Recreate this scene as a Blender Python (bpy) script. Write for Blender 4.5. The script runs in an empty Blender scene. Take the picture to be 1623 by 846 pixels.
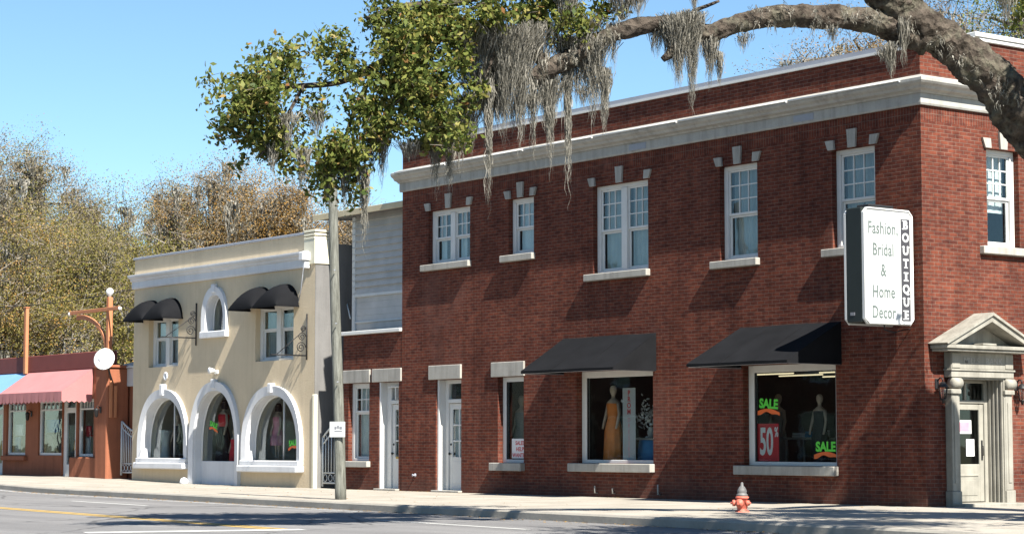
import bpy, math, random
import numpy as np
from mathutils import Vector, Matrix, noise as mnoise
random.seed(7)
rng = np.random.default_rng(11)
sc = bpy.context.scene
col = sc.collection
R = math.radians

# ------------------------------------------------------------------ camera
F = 3390.0; PCX, PCY = 811.5, 423.0
TILT = math.atan2(282.0, F); PHI = math.atan2(2535.0, math.hypot(F, 282.0))
FW = (-math.cos(PHI), math.sin(PHI)); RT = (math.sin(PHI), math.cos(PHI))
CAM = Vector((28.7674, -31.5133, 1.2))
cd = bpy.data.cameras.new('camera'); cam = bpy.data.objects.new('camera', cd); col.objects.link(cam)
cam.location = CAM
cam.rotation_euler = (math.pi / 2 + TILT, 0, math.pi / 2 - PHI)
cd.sensor_width = 36; cd.lens = 36 * F / 1623; cd.clip_end = 6000; cd.clip_start = 0.1
sc.camera = cam

def at(px, py, d):
    """survey: the world point seen at a photo pixel, d metres ahead of the camera"""
    u = (px - PCX) / F; v = (PCY - py) / F
    ct, st = math.cos(TILT), math.sin(TILT)
    f = ct - v * st; z = st + v * ct
    t = d / f
    return Vector((CAM.x + t * (FW[0] * f + RT[0] * u), CAM.y + t * (FW[1] * f + RT[1] * u), CAM.z + t * z))

# ------------------------------------------------------------------ world, sun
SUN = Vector((1.0, -0.145, 1.10)).normalized()
elev = math.asin(SUN.z)
w = bpy.data.worlds.new('World'); sc.world = w; w.use_nodes = True
nt = w.node_tree; nt.nodes.clear()
sky = nt.nodes.new('ShaderNodeTexSky'); sky.sky_type = 'NISHITA'; sky.sun_disc = False
sky.sun_elevation = elev; sky.sun_rotation = math.atan2(SUN.x, SUN.y)
sky.air_density = 1.0; sky.dust_density = 0.0; sky.ozone_density = 2.0; sky.altitude = 900
bg = nt.nodes.new('ShaderNodeBackground'); bg.inputs['Strength'].default_value = 0.05
wo = nt.nodes.new('ShaderNodeOutputWorld')
tint = nt.nodes.new('ShaderNodeMix'); tint.data_type = 'RGBA'; tint.blend_type = 'MULTIPLY'; tint.inputs[0].default_value = 1.0; tint.inputs[7].default_value = (0.92, 1.10, 1.16, 1)
nt.links.new(sky.outputs[0], tint.inputs[6]); nt.links.new(tint.outputs[2], bg.inputs[0]); nt.links.new(bg.outputs[0], wo.inputs[0])
sl = bpy.data.lights.new('sun', 'SUN'); sl.energy = 5.0; sl.angle = R(0.5); sl.color = (1.0, 0.95, 0.86)
so = bpy.data.objects.new('sun', sl); col.objects.link(so)
so.rotation_euler = (-SUN).to_track_quat('-Z', 'Y').to_euler(); so.location = (30, -10, 40)
sc.view_settings.view_transform = 'Standard'; sc.view_settings.look = 'None'
sc.view_settings.gamma = 1.0; sc.view_settings.use_curve_mapping = False
sc.view_settings.exposure = 1.55

# ------------------------------------------------------------------ materials
class NT:
    def __init__(s, name):
        s.m = bpy.data.materials.new(name); s.m.use_nodes = True
        s.t = s.m.node_tree; s.t.nodes.clear()
        s.out = s.n('ShaderNodeOutputMaterial')
    def n(s, kind, **kw):
        x = s.t.nodes.new(kind)
        for k, v in kw.items():
            if k in x.inputs.keys(): x.inputs[k].default_value = v
            else: setattr(x, k, v)
        return x
    def l(s, a, b): s.t.links.new(a, b)
    def pos(s): return s.n('ShaderNodeNewGeometry').outputs['Position']
    def ramp(s, fac, stops):
        r = s.n('ShaderNodeValToRGB'); e = r.color_ramp.elements
        while len(e) < len(stops): e.new(0.5)
        for el, (p, c) in zip(e, stops):
            el.position = p; el.color = (*c, 1)
        s.l(fac, r.inputs[0]); return r.outputs[0]
    def math(s, op, a, b=None):
        x = s.n('ShaderNodeMath', operation=op)
        for i, v in enumerate((a, b)):
            if v is None: continue
            if isinstance(v, (int, float)): x.inputs[i].default_value = v
            else: s.l(v, x.inputs[i])
        return x.outputs[0]
    def mix(s, fac, a, b, mode='MIX'):
        x = s.n('ShaderNodeMix', data_type='RGBA', blend_type=mode)
        for i, v in ((0, fac), (6, a), (7, b)):
            if isinstance(v, (int, float)): x.inputs[i].default_value = v
            elif isinstance(v, tuple): x.inputs[i].default_value = (*v, 1)
            else: s.l(v, x.inputs[i])
        return x.outputs[2]
    def noise(s, vec, scale, detail=4, rough=0.55):
        x = s.n('ShaderNodeTexNoise', Scale=scale, Detail=detail, Roughness=rough)
        s.l(vec, x.inputs['Vector']); return x.outputs['Fac']
    def streaks(s, p, k):
        mp = s.n('ShaderNodeMapping'); mp.inputs['Scale'].default_value = (3.2, 3.2, 0.22); s.l(p, mp.inputs[0])
        a = s.noise(mp.outputs[0], 1.6, 6, 0.7); b = s.noise(p, 0.45, 5, 0.7)
        m = s.math('ADD', s.math('MULTIPLY', a, 0.6), s.math('MULTIPLY', b, 0.4))
        return s.ramp(m, [(0.36, (1 - k, 1 - k * 1.02, 1 - k * 1.05)), (0.52, (1, 1, 1)), (0.68, (1 + k * .35,) * 3)])
    def finish(s, colr, rough=0.8, bump=None, bs=0.3, bd=0.02, spec=0.3, metal=0.0):
        b = s.n('ShaderNodeBsdfPrincipled', Metallic=metal)
        if isinstance(rough, float): b.inputs['Roughness'].default_value = rough
        else: s.l(rough, b.inputs['Roughness'])
        b.inputs['Specular IOR Level'].default_value = spec
        if isinstance(colr, tuple): b.inputs['Base Color'].default_value = (*colr, 1)
        else: s.l(colr, b.inputs['Base Color'])
        if bump is not None:
            q = s.n('ShaderNodeBump', Strength=bs, Distance=bd); s.l(bump, q.inputs['Height']); s.l(q.outputs[0], b.inputs['Normal'])
        s.l(b.outputs[0], s.out.inputs[0]); return s.m

def paint(name, c, rough=0.6, var=0.12, scale=3.0, bump=0.15, spec=0.3, metal=0.0, streak=0.0):
    c = tuple(0.8 * x for x in c)      # measured under the photograph's exposure
    t = NT(name); p = t.pos()
    n1 = t.noise(p, scale, 5); n2 = t.noise(p, scale * 14, 3)
    f = t.math('ADD', t.math('MULTIPLY', n1, 0.7), t.math('MULTIPLY', n2, 0.3))
    cc = t.ramp(f, [(0.3, tuple(x * (1 - var) for x in c)), (0.7, tuple(min(1, x * (1 + var * .6)) for x in c))])
    if streak:
        cc = t.mix(1.0, cc, t.streaks(p, streak), 'MULTIPLY')
    return t.finish(cc, rough, n2, bump, 0.01, spec, metal)

def brick(name, c1, c2, mortar, dark, soldier=None):
    t = NT(name); p = t.pos()
    sx = t.n('ShaderNodeSeparateXYZ'); t.l(p, sx.inputs[0])
    u = t.math('ADD', sx.outputs[0], sx.outputs[1])
    cb = t.n('ShaderNodeCombineXYZ'); t.l(u, cb.inputs[0]); t.l(sx.outputs[2], cb.inputs[1])
    def bt(vec, bw, rh, off):
        b = t.n('ShaderNodeTexBrick', offset=off, squash=1.0)
        b.inputs['Color1'].default_value = (*c1, 1); b.inputs['Color2'].default_value = (*c2, 1); b.inputs['Mortar'].default_value = (*mortar, 1)
        b.inputs['Scale'].default_value = 1.0; b.inputs['Mortar Size'].default_value = 0.0065; b.inputs['Mortar Smooth'].default_value = 0.3
        b.inputs['Bias'].default_value = -0.1; b.inputs['Brick Width'].default_value = bw; b.inputs['Row Height'].default_value = rh
        t.l(vec, b.inputs['Vector']); return b
    b1 = bt(cb.outputs[0], 0.225, 0.0762, 0.5)
    colr, fac = b1.outputs['Color'], b1.outputs['Fac']
    if soldier:
        b2 = bt(cb.outputs[0], 0.0762, 0.31, 0.0)
        m = t.math('MULTIPLY', t.math('GREATER_THAN', sx.outputs[2], soldier[0]), t.math('LESS_THAN', sx.outputs[2], soldier[1]))
        colr = t.mix(m, colr, b2.outputs['Color'])
    # single odd dark / pale bricks: a cell-sized white noise
    cell = t.n('ShaderNodeTexNoise', Scale=1.0, Detail=2.0)
    mp = t.n('ShaderNodeMapping'); mp.inputs['Scale'].default_value = (4.44, 13.1, 1)
    t.l(cb.outputs[0], mp.inputs[0]); t.l(mp.outputs[0], cell.inputs['Vector'])
    k = t.ramp(cell.outputs['Fac'], [(0.34, (0.70, 0.69, 0.72)), (0.5, (1, 1, 1)), (0.72, (1.2, 1.16, 1.1))])
    colr = t.mix(1.0, colr, k, 'MULTIPLY')
    big = t.noise(p, 0.8, 6, 0.65)
    colr = t.mix(1.0, colr, t.ramp(big, [(0.3, (0.66, 0.62, 0.64)), (0.65, (1.12, 1.08, 1.04))]), 'MULTIPLY')
    colr = t.mix(1.0, colr, t.streaks(p, 0.34), 'MULTIPLY')
    patch = t.ramp(t.noise(p, 0.33, 7, 0.7), [(0.56, (0, 0, 0)), (0.66, (0.35,) * 3)])
    colr = t.mix(patch, colr, (0.15, 0.075, 0.06))
    low = t.ramp(t.math('ADD', sx.outputs[2], t.math('MULTIPLY', t.noise(p, 2.5, 4), 0.9)), [(0.35, (0.5,) * 3), (0.95, (0, 0, 0))])
    colr = t.mix(low, colr, (0.09, 0.055, 0.045))
    h = t.math('SUBTRACT', 1.0, fac)
    h = t.math('ADD', h, t.math('MULTIPLY', t.noise(p, 60, 3), 0.5))
    return t.finish(colr, 0.9, h, 0.55, 0.012, 0.1)

M = {}
M['brick'] = brick('brick', (0.140, 0.043, 0.027), (0.090, 0.029, 0.0215), (0.145, 0.100, 0.080), None, (7.60, 7.90))
M['white'] = paint('white_paint', (0.72, 0.72, 0.70), 0.5, 0.10, 2.5, 0.1)
M['trim'] = paint('stone_trim', (0.41, 0.39, 0.35), 0.75, 0.16, 2.2, 0.2, streak=0.3)
M['cornice'] = paint('cornice_paint', (0.42, 0.41, 0.38), 0.65, 0.16, 1.7, 0.15, streak=0.3)
M['limestone'] = paint('limestone', (0.33, 0.315, 0.27), 0.8, 0.2, 3.5, 0.25, streak=0.3)
M['metal_cap'] = paint('metal_cap', (0.33, 0.35, 0.40), 0.5, 0.12, 1.5, 0.1, 0.4)
M['black_canvas'] = paint('black_canvas', (0.013, 0.0135, 0.0155), 0.9, 0.25, 2.0, 0.25, 0.06)
M['black_metal'] = paint('black_metal', (0.02, 0.02, 0.022), 0.5, 0.2, 6, 0.1)
M['sign_dark'] = paint('sign_dark', (0.018, 0.024, 0.022), 0.5, 0.2, 3, 0.1)
M['sign_white'] = paint('sign_white', (0.62, 0.63, 0.63), 0.35, 0.03, 2, 0.02)
M['sign_ink'] = paint('sign_ink', (0.13, 0.16, 0.15), 0.5, 0.05, 2, 0.0)
M['sign_grey'] = paint('sign_grey', (0.20, 0.205, 0.23), 0.5, 0.05, 2, 0.0)
M['stucco'] = paint('stucco', (0.70, 0.575, 0.40), 0.9, 0.10, 1.3, 0.6, streak=0.09)
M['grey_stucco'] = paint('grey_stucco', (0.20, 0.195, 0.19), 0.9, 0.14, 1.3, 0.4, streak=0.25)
M['stucco_white'] = paint('stucco_white', (0.74, 0.75, 0.77), 0.7, 0.07, 2, 0.25, streak=0.10)
M['cream_cap'] = paint('cream_cap', (0.78, 0.74, 0.58), 0.7, 0.08, 2, 0.2)
M['orange'] = paint('orange_stucco', (0.33, 0.118, 0.062), 0.9, 0.14, 1.2, 0.4, streak=0.25)
M['orange_wood'] = paint('orange_wood', (0.52, 0.21, 0.10), 0.7, 0.12, 4, 0.2)
M['maroon'] = paint('maroon_fascia', (0.20, 0.055, 0.045), 0.7, 0.14, 2, 0.2)
M['pink'] = paint('pink_canvas', (0.47, 0.20, 0.20), 0.85, 0.10, 1.5, 0.2)
M['blue'] = paint('blue_canvas', (0.16, 0.33, 0.55), 0.85, 0.10, 1.5, 0.2)
M['interior'] = paint('interior_plaster', (0.60, 0.56, 0.48), 0.9, 0.2, 1.0, 0.1)
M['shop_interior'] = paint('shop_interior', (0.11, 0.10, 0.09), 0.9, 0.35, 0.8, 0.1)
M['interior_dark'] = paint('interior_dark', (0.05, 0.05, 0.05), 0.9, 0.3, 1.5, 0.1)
M['floor'] = paint('display_floor', (0.22, 0.19, 0.16), 0.7, 0.2, 2, 0.1)
M['gown'] = paint('orange_gown', (0.85, 0.25, 0.055), 0.6, 0.2, 6, 0.2)
M['red'] = paint('red_cloth', (0.80, 0.03, 0.05), 0.6, 0.2, 6, 0.2)
M['mauve'] = paint('mauve_cloth', (0.75, 0.30, 0.38), 0.7, 0.2, 6, 0.2)
M['blackcloth'] = paint('black_cloth', (0.015, 0.014, 0.02), 0.8, 0.2, 6, 0.2)
M['bluecloth'] = paint('blue_cloth', (0.08, 0.26, 0.50), 0.8, 0.15, 6, 0.2)
M['skin'] = paint('mannequin_skin', (0.60, 0.45, 0.35), 0.5, 0.05, 6, 0.0)
M['green_ink'] = paint('green_ink', (0.12, 0.70, 0.06), 0.5, 0.03, 2, 0.0)
M['orange_ink'] = paint('orange_ink', (0.85, 0.16, 0.03), 0.5, 0.03, 2, 0.0)
M['red_ink'] = paint('red_ink', (0.60, 0.03, 0.04), 0.5, 0.03, 2, 0.0)
M['paper'] = paint('paper', (0.80, 0.80, 0.80), 0.8, 0.05, 3, 0.0)
M['banner_paper'] = paint('banner_paper', (0.50, 0.50, 0.52), 0.8, 0.1, 3, 0.0)
M['ink'] = paint('ink', (0.05, 0.05, 0.06), 0.8, 0.05, 3, 0.0)
M['brass'] = paint('brass', (0.50, 0.33, 0.10), 0.35, 0.1, 5, 0.0, 0.5, 0.8)
M['hydrant_red'] = paint('hydrant_red', (0.62, 0.16, 0.11), 0.55, 0.18, 9, 0.2)
M['hydrant_silver'] = paint('hydrant_silver', (0.17, 0.165, 0.16), 0.6, 0.2, 9, 0.1, 0.5)
M['gate'] = paint('gate_paint', (0.62, 0.65, 0.66), 0.5, 0.08, 5, 0.1)
M['roof'] = paint('roof_felt', (0.20, 0.19, 0.18), 0.9, 0.2, 1, 0.2)
M['eave'] = paint('eave_board', (0.58, 0.50, 0.34), 0.8, 0.15, 2, 0.2)
M['dish'] = paint('dish_white', (0.78, 0.80, 0.80), 0.4, 0.04, 4, 0.0)
M['lamp_globe'] = paint('white_globe', (0.85, 0.85, 0.83), 0.3, 0.02, 4, 0.0)
M['stock'] = paint('shop_goods', (0.42, 0.40, 0.36), 0.7, 0.4, 4, 0.1)
M['curtain'] = paint('curtain', (0.72, 0.74, 0.74), 0.9, 0.12, 5, 0.3)
M['blind'] = paint('blind', (0.42, 0.46, 0.46), 0.9, 0.15, 3, 0.2)

def siding():
    t = NT('weatherboard'); p = t.pos()
    s = t.n('ShaderNodeSeparateXYZ'); t.l(p, s.inputs[0])
    fr = t.math('FRACT', t.math('DIVIDE', s.outputs[2], 0.185))
    n = t.noise(p, 2.2, 5)
    c = t.ramp(n, [(0.3, (0.40, 0.39, 0.37)), (0.7, (0.50, 0.485, 0.46))])
    return t.finish(c, 0.8, t.math('SUBTRACT', 1.0, fr), 1.0, 0.03)
M['siding'] = siding()

def glass():
    t = NT('window_glass')
    tr = t.n('ShaderNodeBsdfTransparent'); tr.inputs[0].default_value = (0.86, 0.90, 0.90, 1)
    gl = t.n('ShaderNodeBsdfGlossy'); gl.inputs['Roughness'].default_value = 0.015; gl.inputs[0].default_value = (0.9, 0.95, 1, 1)
    lw = t.n('ShaderNodeLayerWeight', Blend=0.5)
    f = t.math('ADD', 0.04, t.math('MULTIPLY', t.math('POWER', lw.outputs['Facing'], 3.5), 0.5))
    bn = t.n('ShaderNodeBump', Strength=0.08, Distance=0.02); t.l(t.noise(t.pos(), 1.6, 2), bn.inputs['Height']); t.l(bn.outputs[0], gl.inputs['Normal'])
    mx = t.n('ShaderNodeMixShader'); t.l(f, mx.inputs[0]); t.l(tr.outputs[0], mx.inputs[1]); t.l(gl.outputs[0], mx.inputs[2])
    t.l(mx.outputs[0], t.out.inputs[0]); return t.m
M['glass'] = glass()

def emit(name, c, s):
    t = NT(name); e = t.n('ShaderNodeEmission', Strength=s); e.inputs[0].default_value = (*c, 1); t.l(e.outputs[0], t.out.inputs[0]); return t.m
M['tube_light'] = emit('tube_light', (1.0, 0.80, 0.50), 0.45)

def concrete():
    t = NT('sidewalk_concrete'); p = t.pos()
    s = t.n('ShaderNodeSeparateXYZ'); t.l(p, s.inputs[0])
    def joint(v, step):
        f = t.math('FRACT', t.math('DIVIDE', v, step))
        return t.math('LESS_THAN', t.math('ABSOLUTE', t.math('SUBTRACT', f, 0.5)), 0.012 / step)
    yy = t.math('ADD', s.outputs[1], t.math('MULTIPLY', s.outputs[0], 0.08))
    j = t.math('MAXIMUM', joint(s.outputs[0], 1.55), joint(yy, 1.9))
    n = t.noise(p, 0.9, 6, 0.65); n2 = t.noise(p, 30, 3)
    c = t.ramp(n, [(0.28, (0.23, 0.208, 0.172)), (0.55, (0.315, 0.288, 0.245)), (0.75, (0.37, 0.342, 0.298))])
    c = t.mix(1.0, c, t.ramp(n2, [(0.3, (0.85, 0.85, 0.85)), (0.7, (1.08, 1.08, 1.08))]), 'MULTIPLY')
    # leaf-stain spots
    v = t.n('ShaderNodeTexVoronoi', Scale=2.3); t.l(p, v.inputs['Vector'])
    c = t.mix(t.ramp(v.outputs['Distance'], [(0.04, (0.5, 0.5, 0.5)), (0.10, (0, 0, 0))]), c, (0.2, 0.17, 0.13))
    c = t.mix(t.math('MULTIPLY', j, 0.75), c, (0.14, 0.12, 0.10))
    return t.finish(c, 0.9, n2, 0.3, 0.01)
M['concrete'] = concrete()
M['kerb'] = paint('kerb_concrete', (0.36, 0.335, 0.29), 0.9, 0.25, 1.2, 0.3)

def asphalt():
    t = NT('asphalt'); p = t.pos()
    mp = t.n('ShaderNodeMapping'); mp.inputs['Scale'].default_value = (0.12, 1.1, 1); mp.inputs['Rotation'].default_value = (0, 0, 0.08); t.l(p, mp.inputs[0])
    n = t.noise(mp.outputs[0], 0.9, 5, 0.6); n2 = t.noise(p, 45, 4, 0.7)
    c = t.ramp(n, [(0.3, (0.115, 0.112, 0.112)), (0.7, (0.185, 0.180, 0.177))])
    c = t.mix(1.0, c, t.ramp(n2, [(0.3, (0.7, 0.7, 0.7)), (0.7, (1.25, 1.25, 1.25))]), 'MULTIPLY')
    v = t.n('ShaderNodeTexVoronoi', Scale=0.35, feature='DISTANCE_TO_EDGE')
    w2 = t.n('ShaderNodeTexNoise', Scale=1.5, Detail=4.0); t.l(p, w2.inputs['Vector'])
    t.l(t.mix(0.25, p, w2.outputs['Color']), v.inputs['Vector'])
    c = t.mix(t.ramp(v.outputs['Distance'], [(0.004, (0.7, 0.7, 0.7)), (0.010, (0, 0, 0))]), c, (0.04, 0.04, 0.04))
    return t.finish(c, 0.88, n2, 0.4, 0.01)
M['asphalt'] = asphalt()

def worn(name, c):
    t = NT(name); p = t.pos(); n = t.noise(p, 9, 6, 0.7)
    return t.finish(t.ramp(n, [(0.34, tuple(0.55 * x + .07 for x in c)), (0.5, c)]), 0.8)
M['white_line'] = worn('white_marking', (0.45, 0.45, 0.43)); M['yellow_line'] = worn('yellow_marking', (0.46, 0.30, 0.07))

def soil():
    t = NT('soil'); p = t.pos(); n = t.noise(p, 0.25, 8, 0.7)
    return t.finish(t.ramp(n, [(0.3, (0.06, 0.075, 0.025)), (0.7, (0.16, 0.13, 0.07))]), 0.95, t.noise(p, 8, 5), 0.6, 0.05)
M['soil'] = soil()

def bark(name, a, b, lich, amount):
    t = NT(name); p = t.pos()
    n = t.noise(p, 5, 8, 0.7)
    v = t.n('ShaderNodeTexVoronoi', Scale=11.0); t.l(t.mix(0.3, p, t.n('ShaderNodeTexNoise', Scale=4.0).outputs['Color']), v.inputs['Vector'])
    c = t.ramp(n, [(0.3, a), (0.65, b)])
    l = t.noise(p, 2.6, 6, 0.75)
    c = t.mix(t.ramp(l, [(0.5, (0, 0, 0)), (0.62, (amount,) * 3)]), c, lich)
    h = t.math('ADD', t.math('MULTIPLY', v.outputs['Distance'], 0.8), n)
    c = t.mix(1.0, c, t.ramp(v.outputs['Distance'], [(0.05, (0.45,) * 3), (0.35, (1.1,) * 3)]), 'MULTIPLY')
    return t.finish(c, 0.95, h, 1.0, 0.12, 0.1)
M['bark'] = bark('oak_bark', (0.020, 0.016, 0.013), (0.105, 0.086, 0.07), (0.16, 0.155, 0.115), 0.5)
M['bark_bg'] = bark('pale_bark', (0.10, 0.085, 0.07), (0.26, 0.23, 0.19), (0.32, 0.31, 0.27), 0.5)
def pole_wood():
    t = NT('pole_wood'); p = t.pos()
    mp = t.n('ShaderNodeMapping'); mp.inputs['Scale'].default_value = (9, 9, 0.8); t.l(p, mp.inputs[0])
    n = t.noise(mp.outputs[0], 2.2, 7, 0.7)
    c = t.ramp(n, [(0.3, (0.055, 0.056, 0.048)), (0.48, (0.12, 0.122, 0.105)), (0.7, (0.20, 0.203, 0.18))])
    return t.finish(c, 0.9, n, 0.9, 0.03)
M['pole'] = pole_wood()

def leafmat(name, stops, transl=0.3):
    t = NT(name)
    g = t.n('ShaderNodeNewGeometry')
    c = t.ramp(g.outputs['Random Per Island'], stops)
    d = t.n('ShaderNodeBsdfPrincipled', Roughness=0.5); d.inputs['Specular IOR Level'].default_value = 0.12
    t.l(c, d.inputs['Base Color'])
    tr = t.n('ShaderNodeBsdfTranslucent'); t.l(c, tr.inputs[0])
    mx = t.n('ShaderNodeMixShader'); mx.inputs[0].default_value = transl
    t.l(d.outputs[0], mx.inputs[1]); t.l(tr.outputs[0], mx.inputs[2]); t.l(mx.outputs[0], t.out.inputs[0]); return t.m
M['leaf_oak'] = leafmat('oak_leaf', [(0.0, (0.045, 0.070, 0.018)), (0.4, (0.105, 0.128, 0.03)), (0.8, (0.185, 0.195, 0.05)), (0.97, (0.25, 0.215, 0.07)), (1.0, (0.26, 0.12, 0.05))], 0.3)
M['moss'] = leafmat('spanish_moss', [(0.0, (0.085, 0.08, 0.065)), (0.5, (0.20, 0.19, 0.16)), (1.0, (0.32, 0.30, 0.26))], 0.25)
M['leaf_olive'] = leafmat('olive_leaf', [(0.0, (0.10, 0.095, 0.025)), (0.4, (0.19, 0.165, 0.045)), (0.8, (0.27, 0.225, 0.065)), (1.0, (0.20, 0.17, 0.11))], 0.3)
M['leaf_gold'] = leafmat('golden_leaf', [(0.0, (0.24, 0.13, 0.03)), (0.5, (0.36, 0.20, 0.05)), (1.0, (0.33, 0.24, 0.12))], 0.3)
M['leaf_bud'] = leafmat('budding_twig', [(0.0, (0.13, 0.10, 0.055)), (0.5, (0.21, 0.165, 0.095)), (1.0, (0.25, 0.205, 0.14))], 0.2)
M['leaf_green'] = leafmat('mistletoe_leaf', [(0.0, (0.10, 0.12, 0.02)), (1.0, (0.24, 0.24, 0.05))], 0.3)
M['twig'] = leafmat('bare_twig', [(0.0, (0.10, 0.085, 0.07)), (1.0, (0.21, 0.185, 0.16))], 0.0)

# ------------------------------------------------------------------ mesh helpers
WORLD = {}
def tag(o, label=None, cat=None, group=None, kind=None):
    if label: o['label'] = label
    if cat: o['category'] = cat
    if group: o['group'] = group
    if kind: o['kind'] = kind
    return o
def thing(name, loc, label, cat, group=None):
    o = bpy.data.objects.new(name, None); o.empty_display_size = 0.3; col.objects.link(o)
    o.location = loc; WORLD[o.name] = Vector(loc)
    return tag(o, label, cat, group)

class MB:
    def __init__(s): s.v = []; s.f = []; s.sm = []
    def add(s, vs, fs, smooth=False):
        b = len(s.v); s.v += [tuple(x) for x in vs]
        s.f += [tuple(i + b for i in f) for f in fs]; s.sm += [smooth] * len(fs); return s
    def box(s, x0, x1, y0, y1, z0, z1):
        x0, x1 = min(x0, x1), max(x0, x1); y0, y1 = min(y0, y1), max(y0, y1); z0, z1 = min(z0, z1), max(z0, z1)
        return s.add([(x0, y0, z0), (x1, y0, z0), (x1, y1, z0), (x0, y1, z0), (x0, y0, z1), (x1, y0, z1), (x1, y1, z1), (x0, y1, z1)],
                     [(0, 3, 2, 1), (4, 5, 6, 7), (0, 1, 5, 4), (1, 2, 6, 5), (2, 3, 7, 6), (3, 0, 4, 7)])
    def bbox(s, x0, x1, y0, y1, z0, z1, c=0.012):
        """box with chamfered edges"""
        x0, x1 = min(x0, x1), max(x0, x1); y0, y1 = min(y0, y1), max(y0, y1); z0, z1 = min(z0, z1), max(z0, z1)
        c = min(c, (x1 - x0) * .3, (y1 - y0) * .3, (z1 - z0) * .3)
        vs = []; idx = {}
        for ix, X in enumerate((x0, x1)):
            for iy, Y in enumerate((y0, y1)):
                for iz, Z in enumerate((z0, z1)):
                    sx, sy, sz = (c if ix == 0 else -c), (c if iy == 0 else -c), (c if iz == 0 else -c)
                    for a, p in enumerate(((X, Y + sy, Z + sz), (X + sx, Y, Z + sz), (X + sx, Y + sy, Z))):
                        idx[ix, iy, iz, a] = len(vs); vs.append(p)
        fs = []
        for a in range(3):
            b1, b2 = (a + 1) % 3, (a + 2) % 3
            for e in (0, 1):
                q = []
                for (m, n) in ((0, 0), (1, 0), (1, 1), (0, 1)):
                    k = [0, 0, 0]; k[a] = e; k[b1] = m; k[b2] = n; q.append(idx[k[0], k[1], k[2], a])
                fs.append(tuple(q) if e else tuple(reversed(q)))
        for a in range(3):
            b1, b2 = (a + 1) % 3, (a + 2) % 3
            for m in (0, 1):
                for n in (0, 1):
                    k0 = [0, 0, 0]; k0[b1] = m; k0[b2] = n; k1 = list(k0); k1[a] = 1
                    fs.append((idx[(*k0, b1)], idx[(*k1, b1)], idx[(*k1, b2)], idx[(*k0, b2)]))
        for ix in (0, 1):
            for iy in (0, 1):
                for iz in (0, 1): fs.append((idx[ix, iy, iz, 0], idx[ix, iy, iz, 1], idx[ix, iy, iz, 2]))
        return s.add(vs, fs)
    def prism(s, pts, d):
        """closed polygon of 3-D points swept by vector d"""
        n = len(pts); a = [Vector(p) for p in pts]; b = [p + Vector(d) for p in a]
        return s.add(a + b, [tuple(range(n - 1, -1, -1)), tuple(range(n, 2 * n))] + [(i, (i + 1) % n, n + (i + 1) % n, n + i) for i in range(n)])
    def tube(s, pts, rad, n=8, jitter=0.0, caps=True, lump=0.0):
        pts = [Vector(p) for p in pts]
        if not hasattr(rad, '__len__'): rad = [rad] * len(pts)
        vs = []; up = Vector((0.123, 0.31, 0.94)).normalized()
        for i, p in enumerate(pts):
            d = (pts[min(i + 1, len(pts) - 1)] - pts[max(i - 1, 0)])
            d = d.normalized() if d.length > 1e-9 else Vector((0, 0, 1))
            if abs(d.dot(up)) > 0.96: up = Vector((1, 0.1, 0))
            x = (up - d * up.dot(d)).normalized(); y = d.cross(x)
            for k in range(n):
                a = 2 * math.pi * k / n; r = rad[i] * (1 + jitter * random.uniform(-1, 1))
                if lump:
                    q_ = p + x * math.cos(a) * r + y * math.sin(a) * r; r *= 1 + lump * (mnoise.noise(q_ * 2.3) + .7 * mnoise.noise(q_ * 6.0) + .45 * mnoise.noise(q_ * 15.0))
                vs.append(p + x * math.cos(a) * r + y * math.sin(a) * r)
        fs = []
        for i in range(len(pts) - 1):
            for k in range(n):
                fs.append((i * n + k, i * n + (k + 1) % n, (i + 1) * n + (k + 1) % n, (i + 1) * n + k))
        s.add(vs, fs, True)
        if caps:
            b = len(s.v) - len(vs)
            s.f += [tuple(b + k for k in range(n - 1, -1, -1)), tuple(b + (len(pts) - 1) * n + k for k in range(n))]; s.sm += [False, False]
        return s
    def lathe(s, prof, c, n=20, sx=1.0, sy=1.0, axis='z'):
        vs = []; fs = []
        for r, h in prof:
            for k in range(n):
                a = 2 * math.pi * k / n; x, y = r * math.cos(a) * sx, r * math.sin(a) * sy
                vs.append({'z': (c[0] + x, c[1] + y, c[2] + h), 'y': (c[0] + x, c[1] + h, c[2] + y), 'x': (c[0] + h, c[1] + x, c[2] + y)}[axis])
        m = len(prof)
        for i in range(m - 1):
            for k in range(n): fs.append((i * n + k, i * n + (k + 1) % n, (i + 1) * n + (k + 1) % n, (i + 1) * n + k))
        s.add(vs, fs, True); b = len(s.v) - len(vs)
        s.f += [tuple(b + k for k in range(n - 1, -1, -1)), tuple(b + (m - 1) * n + k for k in range(n))]; s.sm += [True, True]
        return s
    def build(s, name, m, parent=None, recalc=True):
        v = np.array(s.v, dtype=float)
        lo, hi = v.min(0), v.max(0); o3 = np.array([(lo[0] + hi[0]) / 2, (lo[1] + hi[1]) / 2, lo[2]])
        me = bpy.data.meshes.new(name); me.from_pydata((v - o3).tolist(), [], s.f)
        me.polygons.foreach_set('use_smooth', s.sm)
        if recalc:
            import bmesh
            bm = bmesh.new(); bm.from_mesh(me); bmesh.ops.recalc_face_normals(bm, faces=bm.faces[:]); bm.to_mesh(me); bm.free()
        me.update(); me.materials.append(m)
        o = bpy.data.objects.new(name, me); col.objects.link(o)
        WORLD[o.name] = Vector(o3); o.location = o3
        if parent is not None:
            o.parent = parent; o.location = Vector(o3) - WORLD[parent.name]
        return o

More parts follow.
